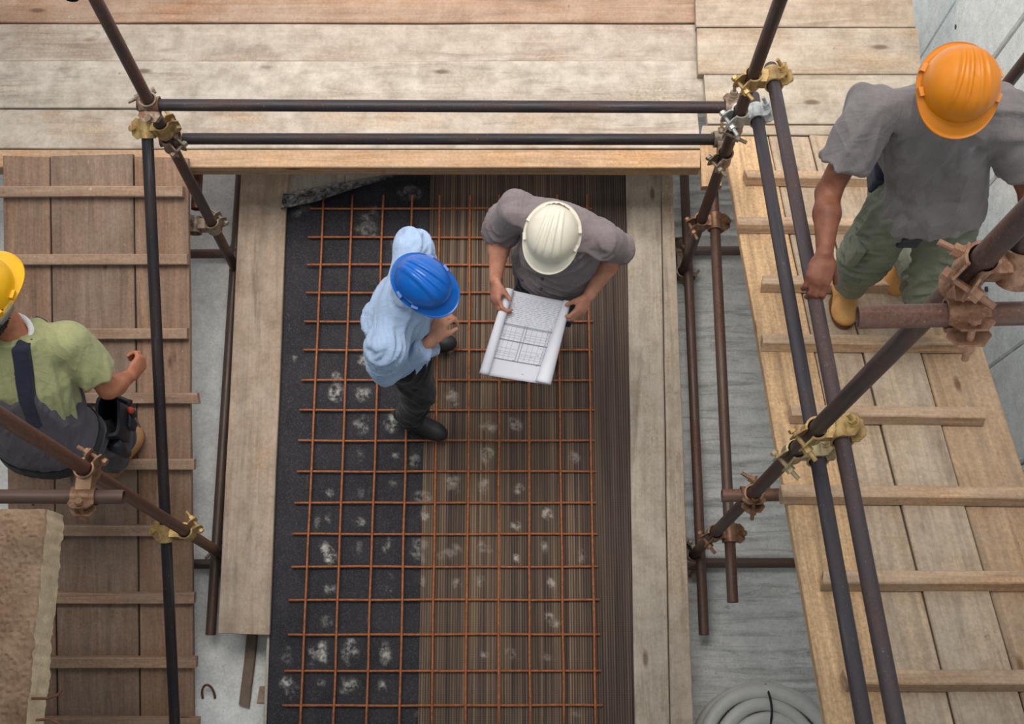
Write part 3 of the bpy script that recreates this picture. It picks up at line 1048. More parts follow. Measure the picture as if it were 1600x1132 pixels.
# ------------------------------------------------------------------ people: smooth solid modelling on a grid
class Field:
    def __init__(s, lo, hi, h):
        s.h = h
        s.lo = np.array(lo, float)
        n = np.ceil((np.array(hi) - s.lo) / h).astype(int) + 1
        s.ax = [s.lo[i] + h * np.arange(n[i]) for i in range(3)]
        s.F = np.full(n, 0.5, np.float32)

    def sub(s, lo, hi, pad):
        sl = []
        for i in range(3):
            a = max(0, int((lo[i] - pad - s.lo[i]) / s.h)); b = min(len(s.ax[i]), int((hi[i] + pad - s.lo[i]) / s.h) + 2)
            sl.append(slice(a, max(a, b)))
        X = s.ax[0][sl[0]][:, None, None]; Y = s.ax[1][sl[1]][None, :, None]; Z = s.ax[2][sl[2]][None, None, :]
        return tuple(sl), X, Y, Z

    def put(s, sl, d, k):
        f = s.F[sl]
        d = d.astype(np.float32)
        if k > 0:
            h = np.clip(0.5 + 0.5 * (f - d) / k, 0, 1)
            s.F[sl] = f * (1 - h) + d * h - k * h * (1 - h)
        else:
            s.F[sl] = np.minimum(f, d)

    def cone(s, a, b, ra, rb, k=0.02, flat=(0, 0)):
        a, b = np.array(a, float), np.array(b, float)
        R = max(ra, rb)
        sl, X, Y, Z = s.sub(np.minimum(a, b) - R, np.maximum(a, b) + R, k + 2 * s.h)
        d = b - a; L = np.linalg.norm(d) + 1e-9; e = d / L
        px, py, pz = X - a[0], Y - a[1], Z - a[2]
        t = px * e[0] + py * e[1] + pz * e[2]
        tc = np.clip(t, -9 if flat[0] else 0, 9 if flat[1] else L)
        qx, qy, qz = px - tc * e[0], py - tc * e[1], pz - tc * e[2]
        D = np.sqrt(qx * qx + qy * qy + qz * qz) - (ra + (rb - ra) * np.clip(t / L, 0, 1))
        if flat[0]: D = np.maximum(D, -t)
        if flat[1]: D = np.maximum(D, t - L)
        s.put(sl, D, k)

    def ell(s, c, ax, r, k=0.02):
        c = np.array(c, float); R = max(r)
        sl, X, Y, Z = s.sub(c - R, c + R, k + 2 * s.h)
        p = (X - c[0], Y - c[1], Z - c[2])
        q = 0
        for e, rr in zip(ax, r):
            q = q + ((p[0] * e[0] + p[1] * e[1] + p[2] * e[2]) / rr) ** 2
        q = np.sqrt(q)
        s.put(sl, (q - 1) * min(r) * (0.5 + 0.5 * np.mean(r) / min(r)), k)

    def loft(s, cs, rx, ry, side, k=0.02, ex=2.3, grow=0.0, clip=None, round_top=True):
        cs = np.array([list(c) for c in cs], float); rx = np.array(rx) + grow; ry = np.array(ry) + grow
        A = cs[-1] - cs[0]; L = np.linalg.norm(A); e = A / L
        t_i = (cs - cs[0]) @ e / L
        side = np.array(side, float); side = side - e * (side @ e); side /= np.linalg.norm(side)
        fr = np.cross(e, side)
        R = max(rx.max(), ry.max())
        sl, X, Y, Z = s.sub(cs.min(0) - R, cs.max(0) + R, k + 2 * s.h)
        X, Y, Z = np.broadcast_arrays(X, Y, Z)
        t = ((X - cs[0][0]) * e[0] + (Y - cs[0][1]) * e[1] + (Z - cs[0][2]) * e[2]) / L
        tc = np.clip(t, 0, 1)
        c = [np.interp(tc, t_i, cs[:, i]) for i in range(3)]
        q = (X - c[0], Y - c[1], Z - c[2])
        x = q[0] * side[0] + q[1] * side[1] + q[2] * side[2]
        y = q[0] * fr[0] + q[1] * fr[1] + q[2] * fr[2]
        a, b = np.interp(tc, t_i, rx), np.interp(tc, t_i, ry)
        d = ((np.abs(x / a) ** ex + np.abs(y / b) ** ex) ** (1 / ex) - 1) * np.minimum(a, b)
        d = np.maximum(d, np.maximum((t - 1) * L - grow, -t * L))
        if clip is not None: d = np.maximum(d, clip(x, y, t))
        s.put(sl, d, k)

    def cut(s, p, n):
        X = s.ax[0][:, None, None]; Y = s.ax[1][None, :, None]; Z = s.ax[2][None, None, :]
        s.F = np.maximum(s.F, ((X - p[0]) * n[0] + (Y - p[1]) * n[1] + (Z - p[2]) * n[2]).astype(np.float32))

    def mesh(s, name, wr=None, smooth_it=1):
        F = s.F
        F[0], F[-1], F[:, 0], F[:, -1], F[:, :, 0], F[:, :, -1] = .5, .5, .5, .5, .5, .5
        I = F < 0
        cnt = np.zeros(np.array(F.shape) - 1, np.int8)
        cor = [(i, j, k) for i in (0, 1) for j in (0, 1) for k in (0, 1)]
        nx, ny, nz = F.shape
        for (i, j, k) in cor: cnt += I[i:nx - 1 + i, j:ny - 1 + j, k:nz - 1 + k]
        act = (cnt > 0) & (cnt < 8)
        ijk = np.argwhere(act)
        idx = np.full(act.shape, -1, np.int32)
        idx[act] = np.arange(len(ijk))
        S = np.zeros((len(ijk), 3)); N = np.zeros(len(ijk))
        for a in range(8):
            for b in range(a + 1, 8):
                ca, cb = np.array(cor[a]), np.array(cor[b])
                if np.abs(ca - cb).sum() != 1: continue
                pa, pb = ijk + ca, ijk + cb
                fa = F[pa[:, 0], pa[:, 1], pa[:, 2]]; fb = F[pb[:, 0], pb[:, 1], pb[:, 2]]
                m = (fa < 0) != (fb < 0)
                t = np.where(m, fa / np.where(m, fa - fb, 1), 0)
                S[m] += (ca + (cb - ca) * t[:, None])[m]; N[m] += 1
        V = s.lo + s.h * (ijk + S / N[:, None])
        Q = []
        for ax in range(3):
            u, v = (ax + 1) % 3, (ax + 2) % 3
            sa = [slice(None)] * 3; sb = [slice(None)] * 3
            sa[ax] = slice(0, -1); sb[ax] = slice(1, None)
            d = I[tuple(sa)].astype(np.int8) - I[tuple(sb)].astype(np.int8)
            e = np.argwhere(d != 0)
            e = e[(e[:, u] > 0) & (e[:, v] > 0) & (e[:, u] < F.shape[u] - 1) & (e[:, v] < F.shape[v] - 1)]
            sg = d[e[:, 0], e[:, 1], e[:, 2]]
            def at(du, dv):
                q = e.copy(); q[:, u] += du; q[:, v] += dv
                return idx[q[:, 0], q[:, 1], q[:, 2]]
            q = np.stack([at(-1, -1), at(0, -1), at(0, 0), at(-1, 0)], 1)
            q[sg < 0] = q[sg < 0][:, ::-1]
            Q.append(q)
        Q = np.concatenate(Q)
        # light Laplacian smoothing
        for _ in range(smooth_it):
            acc = np.zeros_like(V); n = np.zeros(len(V))
            for a in range(4):
                i, j = Q[:, a], Q[:, (a + 1) % 4]
                np.add.at(acc, i, V[j]); np.add.at(n, i, 1)
                np.add.at(acc, j, V[i]); np.add.at(n, j, 1)
            V = V * .5 + .5 * acc / np.maximum(n, 1)[:, None]
        me = bpy.data.meshes.new(name)
        me.vertices.add(len(V)); me.vertices.foreach_set('co', V.astype('f').ravel())
        me.loops.add(Q.size); me.loops.foreach_set('vertex_index', Q.astype('i').ravel())
        me.polygons.add(len(Q)); me.polygons.foreach_set('loop_start', np.arange(0, Q.size, 4, dtype='i'))
        me.update(calc_edges=True); me.validate()
        if wr is not None:
            nr = np.zeros(len(V) * 3, 'f'); me.vertex_normals.foreach_get('vector', nr); nr = nr.reshape(-1, 3)
            nr[:, 2] *= 0.45
            V = V + nr * wr(V)[:, None]
            me.vertices.foreach_set('co', V.astype('f').ravel())
            me.update()
        me.shade_smooth()
        return me


def folds(amp, scale, along, squeeze=0.3, seed=0.0, base=0.0):
    """cloth folds: ridged noise drawn out along one direction"""
    al = np.array(along, float); al /= np.linalg.norm(al)

    rnd = random.Random(int(seed * 10) + 3)
    fams = []
    for q in range(3):
        v = Vector(along).normalized()
        w = v.orthogonal().normalized()
        w = Matrix.Rotation(rnd.uniform(0, 6.28), 3, v) @ w          # across the folds
        w = (w + v * rnd.uniform(-.45, .45)).normalized()
        fams.append((w, rnd.uniform(.85, 1.25) * scale * 11, Vector((rnd.uniform(0, 50), rnd.uniform(0, 50), rnd.uniform(0, 50)))))

    def f(V):
        out = np.zeros(len(V))
        for i, p in enumerate(V):
            q = Vector(p)
            n0 = noise.noise(q * 6.0 + Vector((seed, 0, 0)))
            n1 = noise.noise(q * 3.0 + Vector((0, seed, 5)))
            t = 0.0
            for k, (w, fr, o) in enumerate(fams):
                m = noise.noise(q * 4.5 + o) * 2.2 + .25
                if m <= 0: continue
                ph = q.dot(w) * fr + 3.4 * n1 + 1.6 * n0
                t = max(t, min(1, m) * (.5 + .5 * math.sin(ph)) ** 2.2)
            out[i] = t + .35 * n0
        return (out - .14) * amp + base
    return f


def unit(v): return Vector(v).normalized()


def hand(F, wrist, fd, pn, ts, curl, sc=1.0, thumb=None, spread=0.0):
    """palm, four unequal bent fingers and a thumb leaving the side of the palm"""
    fd = unit(fd); pn = Vector(pn); pn = (pn - fd * pn.dot(fd)).normalized()
    sd = fd.cross(pn) * ts          # towards the thumb
    w = Vector(wrist)
    F.ell(w + fd * .05 * sc, (fd, sd, pn), (.055 * sc, .042 * sc, .0175 * sc), .014)
    F.cone(w + fd * .075 * sc + sd * .026 * sc, w + fd * .078 * sc - sd * .03 * sc, .0125 * sc, .0115 * sc, .01)
    ln = [(.042, .026, .021), (.046, .030, .023), (.043, .028, .022), (.034, .021, .019)]
    for i in range(4):
        off = (.029 - .0195 * i) * sc
        p = w + fd * (.084 - (.004 if i in (0,) else .007 if i == 3 else 0)) * sc + sd * off
        c = curl[i] if isinstance(curl[0], (list, tuple)) else curl
        ang = 0
        sp = sd * (spread * (1.5 - i))
        for j in range(3):
            ang += c[j]
            d = (fd * math.cos(ang) + pn * math.sin(ang) + sp).normalized()
            q = p + d * ln[i][j] * sc
            r = (.0098, .0090, .0082, .0074)
            F.cone(p, q, r[j] * sc, r[j + 1] * sc, .0035)
            p = q
    th = thumb or (.62, .66, .42)
    p = w + fd * .022 * sc + sd * .026 * sc
    d = (fd * th[0] + sd * th[1] + pn * th[2]).normalized()
    q = p + d * .046 * sc
    F.cone(p, q, .0145 * sc, .0112 * sc, .01)
    d2 = (d + fd * .35 + pn * .25).normalized()
    q2 = q + d2 * .034 * sc
    F.cone(q, q2, .0108 * sc, .0085 * sc, .004)


def head(F, c, f, up):
    f = unit(f); up = unit(up); up = (up - f * up.dot(f)).normalized(); sd = f.cross(up)
    c = Vector(c)
    F.ell(c + up * .025 - f * .008, (sd, f, up), (.076, .096, .098), .02)
    F.cone(c - up * .03 + f * .035, c - up * .078 + f * .055, .058, .034, .03)
    F.cone(c + up * .018 + f * .086, c - up * .018 + f * .108, .009, .014, .01)     # nose
    F.cone(c + up * .028 + f * .078 + sd * .03, c + up * .028 + f * .078 - sd * .03, .014, .014, .012)   # brow
    F.cone(c - up * .048 + f * .089 + sd * .018, c - up * .048 + f * .089 - sd * .018, .008, .008, .008)  # lips
    for s in (-1, 1):
        F.ell(c + sd * s * .08 - up * .002 - f * .01, (sd, f, up), (.010, .018, .031), .006)
        F.cone(c - up * .018 + f * .065 + sd * s * .04, c - up * .025 + f * .055 + sd * s * .048, .018, .018, .015)
    return f, up, sd


def helmet(parent, c, f, up, mat, ribs, peak=.052, sc=1.0, ly=1.0):
    """hard hat shell with moulded ribs, brim with peak and accessory slots"""
    f = unit(f); up = unit(up); up = (up - f * up.dot(f)).normalized(); sd = f.cross(up)
    m = Matrix(((sd.x, f.x, up.x, c[0]), (sd.y, f.y, up.y, c[1]), (sd.z, f.z, up.z, c[2]), (0, 0, 0, 1))) @ Matrix.Diagonal((sc, sc * ly, sc, 1))
    A, B, Hh = .100, .120, .118
    nt, npz = 144, 56
    V = []; Fc = []
    for j in range(npz + 1):
        ph = (math.pi / 2) * j / npz
        for i in range(nt):
            t = 2 * math.pi * i / nt
            cp = math.sin(ph) ** .92 if ph > 0 else 0
            x, y = A * cp * math.cos(t), B * cp * math.sin(t)
            z = Hh * max(0, math.cos(ph)) ** .86
            fade = min(1, max(0, (z / Hh - .30) / .18))
            yy = (y + .005) / .105
            fade *= min(1, max(0, (1 - abs(yy)) / .22))
            for (x0, w, hgt) in ribs:
                taper = 1 + .35 * yy
                z += hgt * fade * math.exp(-((x - x0 * taper) / w) ** 4)
            # shallow step round the crown
            V.append((x, y, z))
    for j in range(npz):
        for i in range(nt):
            a, b = j * nt + i, j * nt + (i + 1) % nt
            Fc.append((a, a + nt, b + nt, b))
    me = mesh('hard_hat', V, Fc, True)
    hat = link('hard_hat', me, mat, parent, m)
    md = hat.modifiers.new('t', 'SOLIDIFY'); md.thickness = .003; md.offset = -1
    V = []; Fc = []
    prof = [(-.03, .004), (0.0, .002), (.35, -.001), (.75, -.005), (.96, -.007), (1.0, -.003), (1.03, -.004), (1.03, -.010), (.9, -.012), (.4, -.006), (-.03, -.003)]
    K = len(prof)
    for i in range(nt):
        t = 2 * math.pi * i / nt
        fr = max(0, math.sin(t))
        wdt = .010 + peak * fr ** 2.2 + .006 * max(0, -math.sin(t)) ** 2
        drop = -.016 * fr ** 2.5
        nx_, ny_ = math.cos(t), math.sin(t)
        for (q, z) in prof:
            V.append(((A + wdt * q) * nx_, (B + wdt * q) * ny_, z + drop * max(0, q) + .004))
    for i in range(nt):
        for k in range(K):
            a, b = i * K + k, ((i + 1) % nt) * K + k
            a2, b2 = i * K + (k + 1) % K, ((i + 1) % nt) * K + (k + 1) % K
            Fc.append((a, b, b2, a2))
    br = link('brim', mesh('brim', V, Fc, True), mat, hat, m)
    for (t, s) in ((0.28, 1), (math.pi - .28, 1), (-.35, 1), (math.pi + .35, 1)):
        mb = MB()
        px_, py_ = (A + .004) * math.cos(t), (B + .004) * math.sin(t)
        R3 = Matrix.Rotation(t, 3, 'Z')
        mb.box((px_, py_, .012), .006, .014, .009, R3)
        me = mb.mesh('accessory_slot')
        link('accessory_slot', me, mat, hat, m)
    return hat


def shoe(person, name, ankle, toe_dir, up, mat, sole_mat, L=.285, wd=.05, collar=.13, collar_dir=None, lace_mat=None, toe_up=0.0):
    """boot: vamp, toe cap, heel and ankle shaft, with a sole and laces as sub-parts; ankle is the sole point under the ankle"""
    up = unit(up); f = Vector(toe_dir); f = (f - up * f.dot(up)).normalized(); sd = f.cross(up)
    a = Vector(ankle)
    cd = unit(collar_dir) if collar_dir is not None else up
    pts = [a - f * .11, a + f * .2]
    lo = [min(p[i] for p in pts) - .15 for i in range(3)]; hi = [max(p[i] for p in pts) + .15 for i in range(3)]
    F = Field(lo, hi, .006)
    F.cone(a - f * .045 + up * .045, a + f * .06 + up * .042, .037, .04, .02)
    F.ell(a + f * .125 + up * .038, (f, sd, up), (.078, wd, .038), .02)
    F.cone(a + f * .0 + up * .06, a + f * .085 + up * .048, .042, .034, .025)
    F.cone(a - f * .01 + up * .05, a - f * .012 + up * .05 + cd * (collar - .05), .043, .045, .02, flat=(0, 1))
    F.cut(a + up * .012, -up)
    b = link(name, F.mesh(name, smooth_it=2), mat, person)
    V = []; n = 28
    for z in (0.0, .02):
        for i in range(n):
            t = 2 * math.pi * i / n
            y = math.cos(t); x = math.sin(t)
            ww = (wd * .96 if y > 0 else .04) * (1 - .12 * max(0, .35 - abs(y - .1)))
            yy = .05 + y * (L / 2)
            V.append(a + f * yy + sd * (abs(x) ** .8 * (1 if x > 0 else -1) * (ww + .004)) + up * z)
    Fc = [(i, (i + 1) % n, n + (i + 1) % n, n + i) for i in range(n)] + [tuple(range(n))[::-1], tuple(range(n, 2 * n))]
    link('sole', mesh('sole', V, Fc), sole_mat, b)
    if lace_mat:
        mb = MB()
        for j in range(4):
            y = .055 + .017 * j
            z = .098 - .011 * j
            mb.tube([a + f * y + sd * s * .03 + up * (z - .006 * abs(s) * 2) + f * .008 * s for s in (-1, -.5, 0, .5, 1)], .0028, 6)
            mb.tube([a + f * y + sd * s * .03 + up * (z + .001 - .006 * abs(s) * 2) - f * .008 * s for s in (-1, -.5, 0, .5, 1)], .0028, 6)
        for s in (-1, 1):
            ring = [a + f * (.05 + .012 * math.sin(t) - .0 * s) + sd * (s * (.018 + .016 * math.cos(t))) + up * (.108 + .004 * math.sin(2 * t)) for t in np.linspace(0, 6.28, 14)[:-1]]
            mb.tube(ring, .0026, 6, closed=True)
        mb.build('laces', lace_mat, b, True)
    return b


def bbox(J, pad):
    P_ = np.array([list(v) for v in J.values() if isinstance(v, Vector)])
    return P_.min(0) - pad, P_.max(0) + pad


def body(J, f, hf, hup, name, label, skinm, hands, h=.0062):
    """the whole figure as one continuous surface"""
    sd = unit(f).cross(Vector((0, 0, 1))).normalized()
    lo, hi = bbox(J, .17)
    F = Field(lo, hi, h)
    sh = J['shR'] - J['shL']
    F.loft([J['pel'] - Vector((0, 0, .08)), J['pel'], J['waist'], J['chest'], J['neck'] - (J['neck'] - J['chest']) * .12],
           [.12, .15, .13, .155, .10], [.09, .105, .095, .11, .07], sd, .03)
    F.cone(J['shL'], J['shR'], .052, .052, .04)
    F.cone(J['neck'] - (J['head'] - J['neck']) * .3, J['head'] - (J['head'] - J['neck']) * .25, .06, .054, .03)
    head(F, J['head'], hf, hup)
    for s in 'LR':
        F.cone(J['sh' + s], J['el' + s], .05, .04, .03)
        e, w = J['el' + s], J['wr' + s]
        F.cone(e, e.lerp(w, .35), .039, .043, .02)
        F.cone(e.lerp(w, .35), w, .043, .0265, .02)
        F.cone(J['hip' + s], J['kn' + s], .078, .054, .04)
        k, a = J['kn' + s], J['an' + s]
        F.cone(k, k.lerp(a, .35), .052, .054, .03)
        F.cone(k.lerp(a, .35), a, .054, .036, .03)
        F.cone(a, a - Vector((0, 0, .05)) + J['toe' + s] * .07, .036, .03, .03)
        hd = hands[s]
        hand(F, w, hd['fd'], hd['pn'], hd['ts'], hd['curl'], hd.get('sc', 1.0), hd.get('thumb'), hd.get('spread', 0))
    o = link('person', F.mesh('person', smooth_it=1), skinm)
    tag(o, label, 'person')
    return o, sd


def eyes(person, c, f, up):
    f = unit(f); up = unit(up); up = (up - f * up.dot(f)).normalized(); sd = f.cross(up)
    for s in (-1, 1):
        mb = MB()
        p = Vector(c) + f * .079 + sd * s * .03 + up * .006
        mb.tube([p - f * .01, p - f * .004, p + f * .004, p + f * .009, p + f * .011], [.006, .0105, .0115, .008, .002], 12)
        mb.build('eye', M['eye'], person, True)


def hair(person, c, f, up, mat, grow=.007, low=-.05, curly=.004, nape=0.0):
    f = unit(f); up = unit(up); up = (up - f * up.dot(f)).normalized(); sd = f.cross(up)
    c = Vector(c)
    F = Field(c - Vector((.18, .18, .2)), c + Vector((.18, .18, .2)), .006)
    F.ell(c + up * .025 - f * .012, (sd, f, up), (.077 + grow, .096 + grow, .099 + grow), .0)
    F.ell(c - up * .02 - f * .05, (sd, f, up), (.065 + grow, .055 + grow, .06), .03)
    if nape:
        F.ell(c - up * .035 - f * .055, (sd, f, up), (.098, .085, .075), .03)
    F.cut(c + up * low, (up * -1 + f * .55).normalized())
    F.cut(c + f * .062, (f - up * .25).normalized())
    return link('hair', F.mesh('hair', folds(curly, 55, up, .5), 1), mat, person)


M['eye'] = simple('eye_white', lin(225, 220, 214), 0.3, 0, .02)
M['skinA'] = skin_mat('skin_tanned', lin(186, 128, 100), lin(204, 148, 122))
M['skinB'] = skin_mat('skin_ruddy', lin(184, 122, 98), lin(206, 148, 124))
M['skinC'] = skin_mat('skin_brown', lin(110, 64, 46), lin(136, 84, 62))
M['skinD'] = skin_mat('skin_warm', lin(168, 104, 76), lin(190, 126, 96))
M['hatA'] = simple('blue_plastic', lin(0, 96, 190), 0.2, 0, .05, 12, 0.03)
M['hatB'] = simple('white_plastic', lin(226, 218, 200), 0.32, 0, .05, 14, 0.04)
M['hatC'] = simple('orange_plastic', lin(210, 124, 4), 0.36, 0, .08, 14, 0.06)
M['hatD'] = simple('yellow_plastic', lin(244, 182, 8), 0.35, 0, .06, 14, 0.04)
M['shirtA'] = fabric('light_blue_cotton', lin(168, 190, 222), .08)
M['shirtB'] = fabric('grey_mauve_cotton', lin(134, 122, 124), .1)
M['shirtC'] = fabric('grey_jersey', lin(124, 118, 118), .12)
M['shirtD'] = fabric('olive_green_jersey', lin(164, 164, 120), .1)
M['black'] = fabric('black_cotton', lin(34, 32, 36), .15)
M['navy'] = fabric('navy_denim', lin(34, 42, 60), .15)
M['olive'] = fabric('sage_cargo_cotton', lin(120, 124, 106), .14)
M['dgrey'] = fabric('dark_grey_workwear', lin(84, 80, 88), .12)
M['strap'] = fabric('navy_webbing', lin(44, 46, 62), .1)
M['shoe'] = simple('black_leather', lin(40, 38, 40), 0.5, 0, .15, 25, .2)
M['solek'] = simple('black_sole', lin(26, 25, 26), 0.7)
M['boot'] = simple('tan_nubuck', lin(212, 156, 92), 0.75, 0, .2, 14, .25)
M['bootD'] = simple('brown_suede', lin(168, 124, 82), 0.85, 0, .16, 18, .25)
M['soleb'] = simple('brown_sole', lin(112, 70, 42), 0.7)
M['lace'] = simple('mustard_lace', lin(206, 164, 84), 0.8, 0, .15, 90)
M['hairD'] = simple('dark_brown_hair', lin(46, 32, 26), 0.6, 0, .3, 90, .8)
M['hairG'] = simple('greying_hair', lin(120, 104, 92), 0.6, 0, .25, 90, .8)
M['white'] = fabric('white_cotton', lin(228, 226, 224), .04)
M['leather'] = simple('black_pouch_leather', lin(34, 36, 46), 0.5, 0, .2, 30, .25)
M['red'] = simple('red_plastic', lin(232, 66, 48), 0.4)
M['blackp'] = simple('black_plastic', lin(28, 28, 30), 0.45)
M['chrome'] = simple('bright_steel', lin(190, 190, 192), 0.3, .8)
M['button'] = simple('dark_button', lin(62, 52, 54), 0.4)
M['band'] = simple('grey_headband', lin(150, 146, 136), 0.8, 0, .12, 60, .2)
M['belt'] = fabric('black_belt_webbing', lin(28, 28, 34), .15)
ZU = Vector((0, 0, 1))


def garment(J, pad, h, build, name, mat, person, wr, it=1):
    lo, hi = bbox(J, pad)
    F = Field(lo, hi, h)
    build(F)
    return link(name, F.mesh(name, wr, it), mat, person)


def trousers(J, sd, grow, top=.06, hem=.05, fat=1.0):
    def b(F):
        F.loft([J['pel'] - Vector((0, 0, .1)), J['pel'] - Vector((0, 0, .02)), J['pel'] + (J['waist'] - J['pel']) * .75],
               [.13 + grow, .165 + grow, .145 + grow], [.10 + grow, .118 + grow, .105 + grow], sd, .05)
        for s in 'LR':
            F.cone(J['hip' + s], J['kn' + s], (.09 + grow) * fat, (.066 + grow) * fat, .05)
            a = J['an' + s]
            e = a + (J['kn' + s] - a).normalized() * hem
            F.cone(J['kn' + s], e, (.066 + grow) * fat, (.056 + grow) * fat, .04, flat=(0, 1))
    return b


def shirt(J, sd, grow, sleeves, low=.05, fat=(1, 1), collar=True, sl_r=(.066, .056), neck_r=.1):
    def b(F):
        pel = J['pel'] + (J['pel'] - J['waist']).normalized() * low
        F.loft([pel, J['pel'] + (J['waist'] - J['pel']) * .3, J['waist'], J['chest'], J['neck'] - (J['neck'] - J['chest']) * .05],
               np.array([.182, .176, .157, .175, neck_r]) * fat[0] + grow, np.array([.142, .136, .12, .13, .075]) * fat[1] + grow, sd, .03)
        F.cone(J['shL'], J['shR'], .064 + grow, .064 + grow, .05)
        for s in 'LR':
            sl = sleeves[s]
            e, w = J['el' + s], J['wr' + s]
            if sl <= 1:
                q = J['sh' + s].lerp(e, sl)
                F.cone(J['sh' + s], q, sl_r[0] + grow, sl_r[1] + grow, .025, flat=(0, 1))
            else:
                F.cone(J['sh' + s], e, sl_r[0] + grow, sl_r[1] + grow, .02)
                q = e.lerp(w, sl - 1)
                F.cone(e, q, sl_r[1] + grow, sl_r[1] * (.82 if sl > 1.5 else .95) + grow, .012, flat=(0, 1))
        if collar:
            F.cone(J['neck'] - (J['head'] - J['neck']) * .1, J['neck'] + (J['head'] - J['neck']) * .34, .074, .068, .02, flat=(0, 1))
    return b


def cuff(person, e, w, t, r, mat, wid=.05, name='cuff'):
    """a turned or buttoned cuff ring round the forearm"""
    d = (w - e).normalized(); c = e.lerp(w, t)
    mb = MB()
    pts = [c - d * wid, c - d * wid * .9, c, c + d * wid * .0, c + d * .004, c - d * .004]
    mb.tube([c - d * wid, c - d * wid * .8, c - d * wid * .3, c - d * .003, c], [r * .97, r * 1.06, r * 1.07, r * 1.04, r * .9], 20)
    return mb.build(name, mat, person, True)


# ---- the man in the blue helmet
J = dict(head=Vector((-.338, 1.545, 1.60)), neck=Vector((-.385, 1.555, 1.455)), chest=Vector((-.44, 1.56, 1.27)), waist=Vector((-.465, 1.555, 1.06)), pel=Vector((-.455, 1.545, .93)),
         shL=Vector((-.39, 1.755, 1.40)), shR=Vector((-.475, 1.375, 1.37)), elL=Vector((-.385, 1.79, 1.12)), wrL=Vector((-.345, 1.72, .92)),
         elR=P(602, 577, 1.10), wrR=P(675, 533, 1.27),
         hipL=Vector((-.40, 1.63, .88)), hipR=Vector((-.445, 1.45, .88)), knL=Vector((-.40, 1.71, .5)), knR=Vector((-.42, 1.405, .5)), anL=Vector((-.465, 1.785, .12)), anR=Vector((-.49, 1.385, .12)),
         toeL=unit((.9, -.1, 0)), toeR=unit((.85, -.42, 0)))
fA = unit((.93, -.36, 0)); hfA = unit((.78, -.58, -.34))
hA = dict(R=dict(fd=(.42, .8, .35), pn=(.55, .1, -.7), ts=-1, curl=(.7, 1.0, .7), thumb=(.75, .45, .35)), L=dict(fd=(-.05, -.2, -1), pn=(-.3, -.9, .1), ts=1, curl=(.4, .5, .4)))
pA, sdA = body(J, fA, hfA, ZU, 'person', 'person in light blue shirt and blue helmet standing with one hand raised to the chin', M['skinA'], hA)
garment(J, .2, .0072, shirt(J, sdA, .0, dict(L=1.9, R=1.88), low=.02, fat=(.96, .97), sl_r=(.07, .06)), 'shirt', M['shirtA'], pA, folds(.026, 11, (.35, .75, .2), .3, 1.0))
garment(J, .2, .0085, trousers(J, sdA, .006, hem=-.01), 'trousers', M['black'], pA, folds(.012, 9, (0, .3, 1), .5, 2.0))
for s in 'LR': cuff(pA, J['el' + s], J['wr' + s], .9, .05, M['shirtA'])
shoe(pA, 'shoe', Vector((-.492, 1.385, .036)), J['toeR'], ZU, M['shoe'], M['solek'], wd=.047, collar=.10)
shoe(pA, 'shoe', Vector((-.47, 1.785, .036)), J['toeL'], ZU, M['shoe'], M['solek'], wd=.047, collar=.10)
upA = ZU
hair(pA, J['head'], hfA, ZU, M['hairG'])
eyes(pA, J['head'], hfA, ZU)
hu = (ZU - hfA * ZU.dot(hfA)).normalized()
helmet(pA, J['head'] + hu * .04, (hfA + hu * .12), hu, M['hatA'], ((-.030, .011, .009), (.0, .008, .004), (.030, .011, .009)), .032, .94)

# ---- the man in the white helmet, reading the drawing
J = dict(head=Vector((.155, 1.755, 1.575)), neck=Vector((.18, 1.835, 1.435)), chest=Vector((.205, 1.865, 1.25)), waist=Vector((.205, 1.84, 1.06)), pel=Vector((.195, 1.86, .94)),
         shL=Vector((.362, 1.805, 1.375)), shR=Vector((.008, 1.925, 1.385)), elL=Vector((.432, 1.86, 1.12)), wrL=P(921, 461, 1.06),
         elR=Vector((-.045, 1.945, 1.11)), wrR=P(774, 437, 1.07),
         hipL=Vector((.28, 1.84, .88)), hipR=Vector((.115, 1.89, .88)), knL=Vector((.22, 1.80, .5)), knR=Vector((.08, 1.84, .5)), anL=Vector((.165, 1.86, .12)), anR=Vector((.02, 1.92, .12)),
         toeL=unit((.1, -1, 0)), toeR=unit((-.4, -1, 0)))
fB = unit((-.3, -.95, 0)); hfB = unit((-.22, -.86, -.42))
hB = dict(R=dict(fd=(.02, -1, -.30), pn=(.9, .0, -.45), ts=1, curl=(.35, .75, .7), thumb=(.85, .3, .6)), L=dict(fd=(-.5, -.8, -.28), pn=(-.8, .38, -.42), ts=-1, curl=(.35, .75, .7), thumb=(.85, .3, .6)))
pB, sdB = body(J, fB, hfB, ZU, 'person', 'person in grey shirt and white helmet holding the open drawing', M['skinB'], hB)
garment(J, .2, .0072, shirt(J, sdB, .0, dict(L=1.12, R=1.10), low=.02, fat=(.99, 1.06), sl_r=(.07, .063)), 'shirt', M['shirtB'], pB, folds(.025, 11, (.6, .5, .3), .35, 5.0))
garment(J, .2, .0085, trousers(J, sdB, .008, hem=-.01), 'trousers', M['navy'], pB, folds(.01, 9, (0, .3, 1), .5, 6.0))
for s in 'LR': cuff(pB, J['el' + s], J['wr' + s], .16, .066, M['shirtB'], .06, 'rolled_cuff')
shoe(pB, 'shoe', Vector((.165, 1.86, .036)), J['toeL'], ZU, M['shoe'], M['solek'], wd=.047, collar=.10)
shoe(pB, 'shoe', Vector((.02, 1.92, .036)), J['toeR'], ZU, M['shoe'], M['solek'], wd=.047, collar=.10)
hair(pB, J['head'], hfB, ZU, M['hairG'])
eyes(pB, J['head'], hfB, ZU)
hu = (ZU - hfB * ZU.dot(hfB)).normalized()
